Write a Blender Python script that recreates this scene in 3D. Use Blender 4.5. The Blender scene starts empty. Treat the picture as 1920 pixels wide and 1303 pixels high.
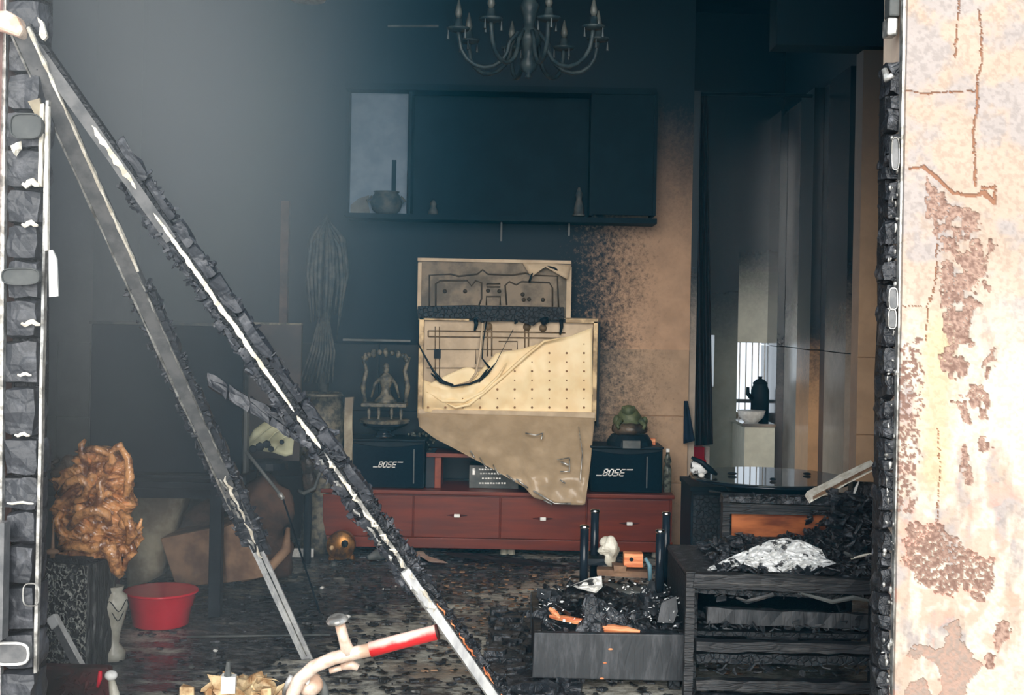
import bpy, math, random
import numpy as np
from mathutils import Vector, Matrix, noise

R = random.Random(7)
SC = bpy.context.scene
COL = SC.collection
# ------------------------------------------------------------------ camera
F, H, ROLL, CX, CY = 2400.0, 1.30, math.radians(1.1), 960.0, 590.0
cr, sr = math.cos(ROLL), math.sin(ROLL)
cd = bpy.data.cameras.new('camera'); cam = bpy.data.objects.new('camera', cd); COL.objects.link(cam)
cam.matrix_world = Matrix(((cr, -sr, 0, 0), (0, 0, -1, 0), (sr, cr, 0, H), (0, 0, 0, 1)))
cd.sensor_width = 36; cd.lens = F / 1920 * 36; cd.shift_y = -(651.5 - CY) / 1920
cd.clip_start = 0.05
SC.camera = cam
# ------------------------------------------------------------------ world, sun, exposure
w = bpy.data.worlds.new('world'); SC.world = w; w.use_nodes = True
bg = w.node_tree.nodes['Background']; bg.inputs[0].default_value = (0.80, 0.90, 1.0, 1); bg.inputs[1].default_value = 1.15
sd = bpy.data.lights.new('sun', 'SUN'); sd.energy = 3.6; sd.angle = math.radians(48); sd.color = (1.0, 0.95, 0.88)
sun = bpy.data.objects.new('sun', sd); COL.objects.link(sun)
d = Vector((0.03, 1.0, -0.27)).normalized()          # low, wide glow of the bright street behind the camera
sun.rotation_euler = d.to_track_quat('-Z', 'Y').to_euler()
SC.view_settings.view_transform = 'Standard'; SC.view_settings.look = 'None'
SC.view_settings.exposure = 0.30; SC.view_settings.gamma = 1.0; SC.view_settings.use_curve_mapping = False
SC.cycles.max_bounces = 7; SC.cycles.diffuse_bounces = 3; SC.cycles.glossy_bounces = 4; SC.cycles.volume_bounces = 0
SC.cycles.transmission_bounces = 6; SC.cycles.transparent_max_bounces = 8
SC.cycles.use_denoising = True; SC.cycles.sample_clamp_indirect = 4
SC.cycles.volume_step_rate = 4.0; SC.cycles.volume_max_steps = 64

def P(u, v, Y):
    xc = (u - CX) / F * Y; yc = -(v - CY) / F * Y
    return Vector((xc * cr - yc * sr, Y, H + xc * sr + yc * cr))
def FL(u, v, z=0.0):                                   # point of the plane at height z seen at (u, v)
    dx = (u - CX) / F; dy = -(v - CY) / F
    dz = dx * sr + dy * cr
    return P(u, v, (z - H) / dz)
def S(Y): return Y / F                                 # metres per pixel at depth Y

# ------------------------------------------------------------------ node helper
class E:
    nt = None
    def __init__(s, sock): s.s = sock
    @staticmethod
    def m(op, *a, clamp=False):
        n = E.nt.nodes.new('ShaderNodeMath'); n.operation = op; n.use_clamp = clamp
        for i, x in enumerate(a):
            if isinstance(x, E): E.nt.links.new(x.s, n.inputs[i])
            else: n.inputs[i].default_value = x
        return E(n.outputs[0])
    def __add__(a, b): return E.m('ADD', a, b)
    __radd__ = __add__
    def __sub__(a, b): return E.m('SUBTRACT', a, b)
    def __rsub__(a, b): return E.m('SUBTRACT', b, a)
    def __mul__(a, b): return E.m('MULTIPLY', a, b)
    __rmul__ = __mul__
def step(x, a, b):
    n = E.nt.nodes.new('ShaderNodeMapRange'); n.interpolation_type = 'SMOOTHSTEP'
    E.nt.links.new(x.s, n.inputs[0]); n.inputs[1].default_value = a; n.inputs[2].default_value = b
    return E(n.outputs[0])
def pos():
    g = E.nt.nodes.new('ShaderNodeNewGeometry'); s = E.nt.nodes.new('ShaderNodeSeparateXYZ')
    E.nt.links.new(g.outputs['Position'], s.inputs[0]); return [E(s.outputs[i]) for i in range(3)], g.outputs['Position']
def tex(kind, scale, stretch=None, detail=4, rough=.6, out=0, **kw):
    g = E.nt.nodes.new('ShaderNodeNewGeometry'); sock = g.outputs['Position']
    if stretch:
        mp = E.nt.nodes.new('ShaderNodeMapping'); mp.inputs['Scale'].default_value = stretch
        E.nt.links.new(sock, mp.inputs[0]); sock = mp.outputs[0]
    n = E.nt.nodes.new('ShaderNodeTexNoise' if kind == 'noise' else 'ShaderNodeTexVoronoi')
    E.nt.links.new(sock, n.inputs['Vector']); n.inputs['Scale'].default_value = scale
    if kind == 'noise': n.inputs['Detail'].default_value = detail; n.inputs['Roughness'].default_value = rough
    else:
        n.feature = kw.get('feature', 'DISTANCE_TO_EDGE')
    return E(n.outputs[out])
def mixc(f, a, b):
    n = E.nt.nodes.new('ShaderNodeMix'); n.data_type = 'RGBA'
    if isinstance(f, E): E.nt.links.new(f.s, n.inputs[0])
    else: n.inputs[0].default_value = f
    for i, c in ((6, a), (7, b)):
        if isinstance(c, tuple): n.inputs[i].default_value = (*c, 1)
        else: E.nt.links.new(c.s if isinstance(c, E) else c, n.inputs[i])
    return E(n.outputs[2])
def lin(r, g, b):
    f = lambda c: (c / 255 / 12.92) if c <= 10 else ((c / 255 + .055) / 1.055) ** 2.4
    return (f(r), f(g), f(b))
def newmat(name, rough=.6, metal=0., spec=.5):
    m = bpy.data.materials.new(name); m.use_nodes = True; E.nt = m.node_tree
    b = m.node_tree.nodes['Principled BSDF']; b.inputs['Roughness'].default_value = rough
    b.inputs['Metallic'].default_value = metal; b.inputs['Specular IOR Level'].default_value = spec
    return m, b
def setc(b, c): 
    if isinstance(c, E): E.nt.links.new(c.s, b.inputs['Base Color'])
    else: b.inputs['Base Color'].default_value = (*c, 1)
def bump(b, h, strength=.5, dist=.01):
    n = E.nt.nodes.new('ShaderNodeBump'); n.inputs['Strength'].default_value = strength; n.inputs['Distance'].default_value = dist
    E.nt.links.new(h.s, n.inputs['Height']); E.nt.links.new(n.outputs[0], b.inputs['Normal'])
def surf(name, c1, c2=None, rough=.6, metal=0., scale=12, bs=.3, bd=.004, stretch=None, lo=.35, hi=.65, spec=.3):
    m, b = newmat(name, rough, metal, spec)
    t = tex('noise', scale, stretch)
    setc(b, mixc(step(t, lo, hi), c1, c2 or tuple(x * .6 for x in c1)))
    bump(b, t, bs, bd); return m
def charmat(name, base=(.012, .015, .020), ash=(.10, .11, .13), scale=45, amt=.5, rough=.42, bs=.9, bd=.012, stretch=None):
    m, b = newmat(name, rough, 0, .55)
    v = tex('vor', scale, stretch); n = tex('noise', scale * .6, stretch, 6, .7)
    a = step(n, .62 - amt * .2, .80 - amt * .15)
    setc(b, mixc(a, base, ash))
    bump(b, step(v, 0, .12) * .22 + n, bs, bd); return m

M = {}
M['char'] = charmat('charred_wood', (.016, .019, .024), (.13, .135, .15), bs=.55, amt=.7)
M['char_board'] = charmat('charred_board', (.017, .020, .024), (.060, .063, .070), 22, .8, .55, .35, .006, (1.6, 1, .35))
M['char_haze'] = charmat('charred_wood_ash_haze', (.030, .034, .042), (.12, .125, .14), 16, .7, .5, .45)  # base lightened to put the veil of haze into the char colour
M['char_grain'] = charmat('charred_grained_wood', (.014, .015, .018), (.09, .085, .08), 30, .6, .5, .7, .01, (.25, 1, 2.5))
M['char_dark'] = charmat('charred_dark_wood', (.006, .009, .013), (.03, .035, .04), 40, .4, .5)
M['black'] = surf('sooty_black', (.005, .010, .015), (.010, .016, .022), .5, spec=.12)
M['black_gloss'] = surf('black_gloss', (.008, .012, .018), (.012, .018, .026), .12, bs=.05)
M['speaker_cloth'] = surf('speaker_cloth', (.002, .006, .012), (.003, .009, .016), .7, scale=60, bs=.3, spec=.05)
M['soot_panel'] = surf('sooty_blue_panel', (.0015, .008, .014), (.0025, .011, .018), .6, scale=6, bs=.1, spec=.08)
M['chrome'] = surf('chrome', (.85, .85, .84), (.7, .7, .7), .18, 1.0, bs=.1)
M['silver'] = surf('scorched_silver', (.70, .69, .65), (.20, .195, .18), .33, .6, scale=25, bs=.4)
M['alu'] = surf('bare_aluminium_tube', (.86, .87, .86), (.50, .51, .53), .35, .30, scale=18, bs=.25, stretch=(1, 1, .3))
M['alu_dull'] = surf('sooty_aluminium', (.20, .20, .20), (.12, .125, .13), .40, .2, scale=18, bs=.4)
M['peel'] = surf('peeled_bright_coating', (.90, .86, .76), (.62, .56, .45), .35, 0, scale=30, bs=.6)
M['white'] = surf('white_scrap', (.85, .84, .80), (.65, .64, .60), .5, scale=30)
M['ash'] = surf('ashy_white_paper', (.88, .89, .88), (.06, .06, .065), .6, scale=26, bs=.8, bd=.01, lo=.56, hi=.62)
M['cream'] = surf('cream_sheet', lin(255, 232, 186), lin(246, 216, 166), .45, scale=7, bs=.25, bd=.008)
M['tvmetal'] = surf('stamped_metal_tan', lin(206, 184, 154), lin(182, 160, 132), .55, 0, scale=8)
M['tvmetal_dk'] = surf('stamped_metal_sooty', lin(132, 116, 96), lin(88, 78, 64), .55, 0, scale=10)
M['tvrib'] = surf('rib_tan_metal', lin(128, 106, 78), lin(90, 74, 54), .6)
M['rib'] = surf('rib_dark_metal', lin(70, 60, 48), None, .6)  # darker brown than the chassis sheet
M['tvrim'] = surf('tv_rim', lin(190, 165, 125), lin(120, 100, 72), .4, .3, scale=14)
M['film'] = surf('hanging_film', lin(178, 156, 128), lin(164, 143, 116), .28, 0, scale=9, bs=.4, bd=.010, spec=.35)
M['brownspot'] = surf('brown_spot', lin(150, 110, 70), None, .6)
M['red_wood'] = surf('red_brown_lacquered_wood', lin(110, 42, 20), lin(88, 33, 16), .35, 0, scale=9, bs=.1, stretch=(.3, 1, 3))
M['red_wood_lt'] = surf('orange_brown_wood', lin(140, 66, 40), lin(112, 50, 32), .4, scale=9)
M['orange_wood'] = surf('scorched_orange_wood', lin(190, 110, 62), lin(110, 55, 30), .5, scale=8, bs=.3, stretch=(.4, 1, 2))
M['raw_orange'] = surf('raw_split_wood', lin(240, 165, 115), lin(190, 100, 60), .55, scale=16, stretch=(.3, 1, 3))
M['gold'] = surf('gold_brown_root_wood', lin(255, 184, 118), lin(136, 82, 46), .16, 0, scale=20, bs=.6, bd=.02, lo=.38, hi=.62, spec=1.0)
M['gold_dk'] = surf('sooted_root_wood', lin(90, 75, 60), lin(40, 35, 30), .4, scale=14, bs=.7, bd=.02)
M['red_plastic'] = surf('red_plastic', lin(226, 22, 52), lin(214, 18, 46), .16, scale=5, bs=.03)
M['red_paint'] = surf('red_paint', lin(205, 60, 55), lin(225, 120, 105), .35, scale=30, lo=.5, hi=.7)
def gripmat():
    m, b = newmat('faded_sunlit_red_grip', .3, 0, .5); p, _ = pos(); n = tex('noise', 30)
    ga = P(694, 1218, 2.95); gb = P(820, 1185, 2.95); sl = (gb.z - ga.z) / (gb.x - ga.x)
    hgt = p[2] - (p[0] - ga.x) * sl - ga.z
    setc(b, mixc(step(hgt + (n - .5) * .016, -.001, .014), lin(205, 40, 44), lin(248, 206, 190))); return m  # paler upper half: faded paint plus a painted-in sun highlight
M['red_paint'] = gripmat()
M['pinkwhite'] = surf('burnt_pale_tube', lin(238, 218, 200), lin(205, 170, 145), .4, .2, scale=20)
M['cloth_dark'] = surf('dark_maroon_cloth', lin(48, 36, 38), lin(34, 28, 32), .8, scale=20)
M['cloth_blue'] = surf('dark_blue_cloth', lin(14, 30, 52), None, .8)
M['tan_sack'] = surf('tan_sack', lin(176, 166, 142), lin(124, 112, 96), .7, scale=6, bs=.5, bd=.02)
M['cardboard'] = surf('brown_cardboard', lin(150, 118, 92), lin(95, 72, 58), .7, scale=5, bs=.4, bd=.015)
M['brown_cloth'] = surf('brown_cloth', lin(88, 66, 54), lin(50, 40, 36), .8, scale=7, bs=.6, bd=.02)
M['green_stone'] = surf('green_stone', lin(92, 98, 66), lin(60, 66, 44), .5, scale=20)
M['brass'] = surf('brass', lin(165, 115, 60), lin(80, 58, 36), .35, .6, scale=25)
M['ceramic'] = surf('white_ceramic', lin(200, 196, 182), lin(160, 155, 140), .25, scale=10)
M['grey_glass'] = surf('sooted_glass_arm', lin(50, 60, 62), lin(28, 42, 48), .4, scale=30, spec=.2)
M['flame'] = surf('sooted_flame_bulb', lin(82, 86, 82), lin(60, 66, 66), .4, scale=30, spec=.3)
M['grey'] = surf('grey_paint', lin(100, 102, 100), lin(70, 74, 74), .5, scale=8)
M['pale_blue'] = surf('pale_blue_plastic', lin(120, 160, 175), None, .4)
M['yellow'] = surf('crumpled_yellow_plastic', lin(232, 205, 160), lin(160, 120, 80), .35, scale=20, bs=.6, bd=.01)
M['letters'] = surf('silver_letters', (.75, .73, .70), None, .35, .3)
M['concrete'] = surf('street_concrete', (.42, .40, .37), (.30, .29, .27), .8, scale=4)
M['pinkwall'] = surf('pink_plaster', lin(225, 185, 175), lin(200, 150, 140), .7, scale=20)
M['darkred'] = surf('dark_red_cloth', lin(80, 30, 30), lin(40, 30, 26), .7, scale=8)
M['shelf_pale'] = surf('pale_blue_grey_board', lin(110, 128, 146), lin(92, 112, 132), .5, scale=6, bs=.05)
M['bottle'] = surf('dusty_bottle', lin(110, 112, 100), lin(50, 52, 50), .15, scale=40)

def glassmat():
    m, b = newmat('dark_table_glass', .03, 0, .8)
    setc(b, (.05, .06, .06)); b.inputs['Alpha'].default_value = .88; return m
M['glass'] = glassmat()

def sootwall(name, clean, soot, xlo, xhi, zlo, zhi, rough=.5, spec=.12, axis=0, nz=.5):
    """clean paint low down and away from the fire, soot deposited above and towards it"""
    m, b = newmat(name, rough, 0, spec); p, _ = pos()
    n1 = tex('noise', 2.2, None, 5, .6); n2 = tex('noise', 44, None, 5, .8)
    a = step(p[axis] + (n1 - .5) * nz * .7 + (n2 - .5) * 1.1, xlo, xhi)
    c = 1 - step(p[2] + (n1 - .5) * nz + (n2 - .5) * .9 * nz, zlo, zhi)
    t = tex('noise', 9)
    setc(b, mixc(a * c, soot, mixc(step(t, .3, .7), clean, tuple(x * .82 for x in clean))))
    bump(b, n2, .12, .004); return m
SOOT = (.002, .012, .021)
M['wall_back'] = sootwall('sooted_cream_wall', lin(190, 154, 124), SOOT, .36, .84, 1.50, 2.55)
M['tile_back'] = sootwall('sooted_cream_tile', lin(178, 148, 120), (.012, .018, .022), .30, .95, 1.6, 2.4, .35)
M['tile_left'] = sootwall('greyish_left_tile', lin(120, 122, 116), (.02, .028, .034), -9, -8, 1.0, 2.3, .28, .5)
M['plain_soot'] = sootwall('soot_black_wall', lin(60, 66, 70), (.005, .016, .025), -9, -8, .2, 1.4, .5)
M['ceil'] = surf('soot_ceiling', (.004, .012, .018), (.010, .018, .024), .7, scale=3, spec=.05)
M['r_dark'] = sootwall('right_band_dark', lin(104, 98, 98), SOOT, -9, -8, .6, 1.2, .16, .6)  # right wall bands: reflections are put into these tones too
M['r_grey'] = sootwall('right_band_grey', lin(176, 160, 144), SOOT, -9, -8, .95, 1.6, .2, .6)
M['r_light'] = sootwall('right_band_light', lin(196, 192, 184), SOOT, -9, -8, .95, 1.6, .16, .6)
M['r_tan'] = sootwall('right_band_tan', lin(226, 176, 128), SOOT, -9, -8, .75, 1.25, .3, .5)
M['r_navy'] = sootwall('right_band_navy', lin(26, 36, 54), SOOT, -9, -8, .95, 1.6, .3, .5)
M['pilaster'] = sootwall('tan_pilaster', lin(196, 160, 126), lin(84, 76, 68), -9, -8, 1.2, 2.7, .5, .4, nz=.2)
M['far_wall'] = sootwall('far_passage_wall', lin(236, 236, 218), SOOT, -9, -8, 1.2, 1.8, .25, .5, nz=.2)
M['far_wall_dk'] = sootwall('far_passage_tile', lin(150, 154, 142), SOOT, -9, -8, .9, 1.5, .25, .5, nz=.2)

def floormat():
    m, b = newmat('wet_burnt_floor', .3, 0, .5); p, _ = pos()
    n1 = tex('noise', 1.3, (1, 1.0, 1), 5, .6); n2 = tex('noise', 30, (.6, 1, 1), 8, .8); n3 = tex('noise', 9, (.5, 1.2, 1), 6, .7)
    ashy = step(n1 + (n3 - .5) * .9 + step(p[0], -.6, .5) * .12 + (1 - step(p[1], 4.4, 5.3)) * step(p[0], -1.0, -.3) * .17 - step(p[1], 5.4, 6.6) * .03, .50, .66)
    brown = step(tex('noise', 1.0, None, 3), .5, .6)
    c = mixc(ashy, mixc(step(n2, .42, .66), (.020, .025, .030), (.20, .205, .21)),
             mixc(step(n2, .35, .65), (.16, .145, .12), mixc(brown, (.62, .60, .52), (.42, .32, .24))))
    setc(b, c)
    rr = E.m('MULTIPLY_ADD', step(n3, .4, .65), .6, .08); E.nt.links.new(rr.s, b.inputs['Roughness'])
    bump(b, n2 * .6 + n3, .35, .012); return m
M['floor'] = floormat()
def basecarv():
    m, b = newmat('alligator_char_block', .38, 0, .6)
    g = E.nt.nodes.new('ShaderNodeNewGeometry')
    w1 = tex('noise', 46, (1, 1, .8), 2, .5)
    ridge = 1 - step(E.m('ABSOLUTE', w1 - .5), .01, .07)
    w2 = tex('noise', 80, None, 4)
    setc(b, mixc(ridge * step(w2, .25, .55), (.016, .018, .021), lin(215, 215, 205)))
    bump(b, ridge + w2 * .3, .9, .012); return m
M['gator'] = basecarv()
M['stump_side'] = charmat('charred_end_grain', (.014, .015, .016), (.22, .22, .21), 34, .55, .45, .9, .012, (1.2, 1.2, .22))

# ------------------------------------------------------------------ mesh helpers
class MB:
    def __init__(s): s.v = []; s.f = []
    def add(s, v, f):
        o = len(s.v); s.v += [Vector(p) for p in v]; s.f += [tuple(i + o for i in q) for q in f]; return s
    def box(s, lo, hi, jit=0):
        x0, y0, z0 = lo; x1, y1, z1 = hi
        j = lambda: R.uniform(-jit, jit)
        v = [(x + j(), y + j(), z + j()) for x, y, z in ((x0, y0, z0), (x1, y0, z0), (x1, y1, z0), (x0, y1, z0), (x0, y0, z1), (x1, y0, z1), (x1, y1, z1), (x0, y1, z1))]
        return s.add(v, ((0, 3, 2, 1), (4, 5, 6, 7), (0, 1, 5, 4), (1, 2, 6, 5), (2, 3, 7, 6), (3, 0, 4, 7)))
    def boxpx(s, u0, v0, u1, v1, Y, d, jit=0):          # upright box whose front at depth Y spans these pixels
        a = P((u0 + u1) / 2, (v0 + v1) / 2, Y); hw = (u1 - u0) / 2 * S(Y); hh = (v1 - v0) / 2 * S(Y)
        return s.box((a.x - hw, Y, a.z - hh), (a.x + hw, Y + d, a.z + hh), jit)
    def prism(s, pts, dvec):                             # polygon (3D points) pushed along dvec
        n = len(pts); v = [Vector(p) for p in pts] + [Vector(p) + Vector(dvec) for p in pts]
        return s.add(v, [tuple(range(n)), tuple(range(2 * n - 1, n - 1, -1))] + [(i, n + i, n + (i + 1) % n, (i + 1) % n) for i in range(n)])
    def polypx(s, pts, Y, d): return s.prism([P(u, v, Y) for u, v in pts], (0, d, 0))
    def tube(s, pts, r, n=8, sq=None):
        pts = [Vector(p) for p in pts]; k = len(pts); rr = r if isinstance(r, (list, tuple)) else [r] * k
        rings = []; up = None
        for i, p in enumerate(pts):
            t = (pts[min(i + 1, k - 1)] - pts[max(i - 1, 0)]).normalized()
            if up is None: up = Vector((0, 0, 1)) if abs(t.z) < .9 else Vector((0, 1, 0))
            a = t.cross(up).normalized(); b = a.cross(t).normalized(); up = b
            rings.append([p + (a * math.cos(2 * math.pi * j / n) + b * math.sin(2 * math.pi * j / n)) * rr[i] for j in range(n)])
        v = [q for g in rings for q in g]
        f = [(i * n + j, i * n + (j + 1) % n, (i + 1) * n + (j + 1) % n, (i + 1) * n + j) for i in range(k - 1) for j in range(n)]
        f += [tuple(range(n - 1, -1, -1)), tuple((k - 1) * n + j for j in range(n))]
        return s.add(v, f)
    def bar(s, p0, p1, wv, dv, seg=1, jit=0):            # rectangular bar, half-extents wv and dv (vectors)
        p0, p1, wv, dv = Vector(p0), Vector(p1), Vector(wv), Vector(dv); v = []; f = []
        for i in range(seg + 1):
            c = p0.lerp(p1, i / seg)
            j = lambda: Vector((R.uniform(-jit, jit), R.uniform(-jit, jit), R.uniform(-jit, jit)))
            v += [c - wv - dv + j(), c + wv - dv + j(), c + wv + dv + j(), c - wv + dv + j()]
        for i in range(seg):
            for k in range(4): f.append((i * 4 + k, i * 4 + (k + 1) % 4, i * 4 + 4 + (k + 1) % 4, i * 4 + 4 + k))
        f += [(3, 2, 1, 0), tuple(seg * 4 + k for k in range(4))]
        return s.add(v, f)
    def lathe(s, c, prof, n=24, axis=(0, 0, 1)):
        ax = Vector(axis).normalized(); a = ax.orthogonal().normalized(); b = ax.cross(a); c = Vector(c); v = []
        for r, h in prof:
            for j in range(n):
                t = 2 * math.pi * j / n; v.append(c + ax * h + (a * math.cos(t) + b * math.sin(t)) * max(r, 1e-4))
        k = len(prof); f = [(i * n + j, i * n + (j + 1) % n, (i + 1) * n + (j + 1) % n, (i + 1) * n + j) for i in range(k - 1) for j in range(n)]
        f += [tuple(range(n - 1, -1, -1)), tuple((k - 1) * n + j for j in range(n))]
        return s.add(v, f)
    def blob(s, c, rad, amp=.0, fr=8., nu=16, nv=10, seed=0):
        c = Vector(c); rx, ry, rz = rad if isinstance(rad, (tuple, list)) else (rad,) * 3; v = []
        for i in range(nv + 1):
            th = math.pi * i / nv
            for j in range(nu):
                ph = 2 * math.pi * j / nu
                q = Vector((math.sin(th) * math.cos(ph) * rx, math.sin(th) * math.sin(ph) * ry, math.cos(th) * rz))
                k = 1 + amp * noise.noise((q + c) * fr + Vector((seed, 0, 0))) * 2
                v.append(c + q * k)
        f = [(i * nu + j, (i + 1) * nu + j, (i + 1) * nu + (j + 1) % nu, i * nu + (j + 1) % nu) for i in range(nv) for j in range(nu)]
        return s.add(v, f)
    def sheet(s, top, bot, nu, nv, yf, th=.004):         # surface between two pixel polylines, with thickness
        def at(pl, t):
            L = [0]
            for a, b in zip(pl, pl[1:]): L.append(L[-1] + math.hypot(b[0] - a[0], b[1] - a[1]))
            x = t * L[-1]
            for i in range(len(pl) - 1):
                if x <= L[i + 1] or i == len(pl) - 2:
                    k = (x - L[i]) / max(L[i + 1] - L[i], 1e-6); return (pl[i][0] + (pl[i + 1][0] - pl[i][0]) * k, pl[i][1] + (pl[i + 1][1] - pl[i][1]) * k)
        v = []
        for off in (0, th):
            for i in range(nv + 1):
                for j in range(nu + 1):
                    a = at(top, j / nu); b = at(bot, j / nu); t = i / nv
                    u_, v_ = a[0] + (b[0] - a[0]) * t, a[1] + (b[1] - a[1]) * t
                    Y = yf(j / nu, t, u_, v_)
                    p = P(u_, v_, Y); p.y += off; v.append(p)
        W = nu + 1; N = W * (nv + 1); f = []
        for i in range(nv):
            for j in range(nu):
                a = i * W + j; f.append((a, a + W, a + W + 1, a + 1)); f.append((N + a, N + a + 1, N + a + W + 1, N + a + W))
        for j in range(nu):
            f.append((j, j + 1, N + j + 1, N + j)); a = nv * W + j; f.append((a, N + a, N + a + 1, a + 1))
        for i in range(nv):
            a = i * W; f.append((a, N + a, N + a + W, a + W)); a = i * W + nu; f.append((a, a + W, N + a + W, N + a))
        return s.add(v, f)
    def build(s, name, mat, parent=None, smooth=False, bevel=0):
        me = bpy.data.meshes.new(name)
        off = parent.matrix_world.translation if parent is not None else Vector((0, 0, 0))
        if parent is not None: off = woff(parent)
        me.from_pydata([tuple(p - off) for p in s.v], [], s.f); me.update()
        if smooth: me.polygons.foreach_set('use_smooth', [True] * len(me.polygons))
        me.materials.append(M[mat] if isinstance(mat, str) else mat)
        o = bpy.data.objects.new(name, me); COL.objects.link(o)
        if parent is not None: o.parent = parent
        if bevel:
            b = o.modifiers.new('bevel', 'BEVEL'); b.width = bevel; b.segments = 2; b.limit_method = 'ANGLE'
        return o
def woff(o):
    v = Vector((0, 0, 0))
    while o is not None: v += o.location; o = o.parent
    return v
def thing(name, label, cat, loc=(0, 0, 0), group=None):
    o = bpy.data.objects.new(name, None); COL.objects.link(o); o.location = loc; o.empty_display_size = .1
    return tag(o, label, cat, group)
def tag(o, label, cat, group=None, kind=None):
    o['label'] = label; o['category'] = cat
    if group: o['group'] = group
    if kind: o['kind'] = kind
    return o
def struct(o): o['kind'] = 'structure'; return o
def chunk(c, ax, dims, jit, fr=20., n=2, seed=0):        # one cracked block: lumpy subdivided box in frame ax
    m = MB(); k = n + 1; idx = {}; v = []; f = []
    def vid(i, j, l):
        key = (i, j, l)
        if key not in idx:
            q = Vector((2 * i / n - 1, 2 * j / n - 1, 2 * l / n - 1))
            rr = q.length / 1.7; q = q * (1 - .16 * rr * rr)
            p = c + ax[0] * q.x * dims[0] + ax[1] * q.y * dims[1] + ax[2] * q.z * dims[2]
            p = p + noise.noise_vector(p * fr + Vector((seed, 0, 0))) * jit
            idx[key] = len(v); v.append(p)
        return idx[key]
    for a in range(n):
        for b in range(n):
            for s_ in (0, n):
                q = [vid(s_, a, b), vid(s_, a + 1, b), vid(s_, a + 1, b + 1), vid(s_, a, b + 1)]; f.append(q if s_ else q[::-1])
                q = [vid(a, s_, b), vid(a, s_, b + 1), vid(a + 1, s_, b + 1), vid(a + 1, s_, b)]; f.append(q if s_ else q[::-1])
                q = [vid(a, b, s_), vid(a + 1, b, s_), vid(a + 1, b + 1, s_), vid(a, b + 1, s_)]; f.append(q if s_ else q[::-1])
    m.add(v, [tuple(q) for q in f]); return m
def rubble(m, n_, sampler, size, thick=.25, up=.5):
    # broken plates and splinters turned at random
    for i in range(n_):
        c = Vector(sampler()); q = R.uniform(*size); a = Vector((R.gauss(0, 1), R.gauss(0, 1), R.gauss(0, up))).normalized()
        b = a.cross(Vector((R.gauss(0, .5), R.gauss(0, .5), 1))).normalized(); n0 = a.cross(b)
        w_ = q * R.uniform(.25, .9); t_ = q * thick * R.uniform(.3, 1); k = R.choice((4, 5, 6)); pts = []
        for j in range(k):
            an = 2 * math.pi * j / k + R.uniform(-.3, .3); f_ = R.uniform(.6, 1.05)
            pts.append(c + a * math.cos(an) * q * f_ + b * math.sin(an) * w_ * f_ + n0 * R.uniform(-.12, .12) * q)
        m.prism(pts, n0 * t_)
    return m
XYZ = (Vector((1, 0, 0)), Vector((0, 1, 0)), Vector((0, 0, 1)))
#@@STRUCT
# ================================================================== structure
YF, YB, YC = 3.30, 7.30, 9.0
XL, XR = -2.55, 1.90
ZC = 3.45
fl = struct(MB().box((-12, -12, -.12), (12, 3.2, -.02)).build('ground_street', 'concrete'))
def gridfloor():
    nx, ny = 150, 240; x = np.linspace(-2.75, 2.1, nx); y = np.linspace(3.2, 10.7, ny); v = []; f = []
    for j in range(ny):
        for i in range(nx):
            q = Vector((x[i] * 3, y[j] * 3, 0)); h = noise.fractal(q, 1, 2, 4) * .007 + abs(noise.noise(Vector((x[i] * 14, y[j] * 14, 3)))) * .008
            v.append((x[i], y[j], h - .006))
    for j in range(ny - 1):
        for i in range(nx - 1):
            a = j * nx + i; f.append((a, a + 1, a + nx + 1, a + nx))
    return MB().add(v, f).build('floor', 'floor', None, True)
struct(gridfloor())
struct(MB().box((-2.75, 3.2, -.14), (2.1, 10.7, -.03)).build('floor_slab', 'black'))
struct(MB().box((-2.75, 3.3, ZC), (2.1, 10.7, ZC + .15)).build('ceiling', 'ceil'))
bw = struct(MB().box((XL, YB, 0), (1.015, YB + .22, ZC)).build('wall_back', 'wall_back'))
struct(MB().box((XL - .15, YF, 0), (XL, YB + .22, ZC)).build('wall_left', 'plain_soot'))
struct(MB().box((XR, YF + .1, 0), (XR + .15, YC + .2, ZC)).build('wall_right', 'plain_soot'))
struct(MB().box((.88, YC - .15, 0), (1.015, YC + .2, ZC)).build('wall_passage_left', 'plain_soot'))
struct(MB().box((.88, YB + .22, 3.1), (1.015, YC - .15, ZC)).build('wall_above_added_gap', 'plain_soot'))  # unseen opening below is added to let sky light onto the right wall
# facade round the opening
xo = P(1693, 650, YF).x; xl = P(10, 650, YF).x
struct(MB().box((-3.4, YF, 0), (xl - .03, YF + .2, 4.2)).build('wall_front_left', 'pinkwall'))
struct(MB().box((-3.4, YF, 3.15), (3.4, YF + .2, 4.2)).build('wall_front_lintel', 'pinkwall'))
# far wall of the passage, built round its window and a slit of daylight
def farwall():
    m = MB()
    a = P(1383, 642, YC); b = P(1462, 800, YC); s0 = P(1326, 628, YC); s1 = P(1338, 725, YC)
    m.box((1.0, YC, 0), (s0.x, YC + .15, ZC)); m.box((s0.x, YC, 0), (s1.x, YC + .15, s1.z)); m.box((s0.x, YC, s0.z), (s1.x, YC + .15, ZC))
    return m.build('wall_passage_end', 'far_wall_dk'), a, b, s1
fw, wa, wb, s1 = farwall(); struct(fw)
m = MB(); m.box((s1.x, YC, 0), (wa.x, YC + .15, ZC)); struct(m.build('wall_passage_panel', 'far_wall_dk'))
m = MB(); m.box((wa.x, YC, 0), (wb.x, YC + .15, wb.z)); m.box((wa.x, YC, wa.z), (wb.x, YC + .15, ZC)); m.box((wb.x, YC, 0), (XR, YC + .15, ZC)); struct(m.build('wall_passage_light', 'far_wall'))
wn = struct(MB().box((wa.x - .01, YC - .02, wb.z - .02), (wb.x + .01, YC, wb.z)).build('window_1', 'grey'))
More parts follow.
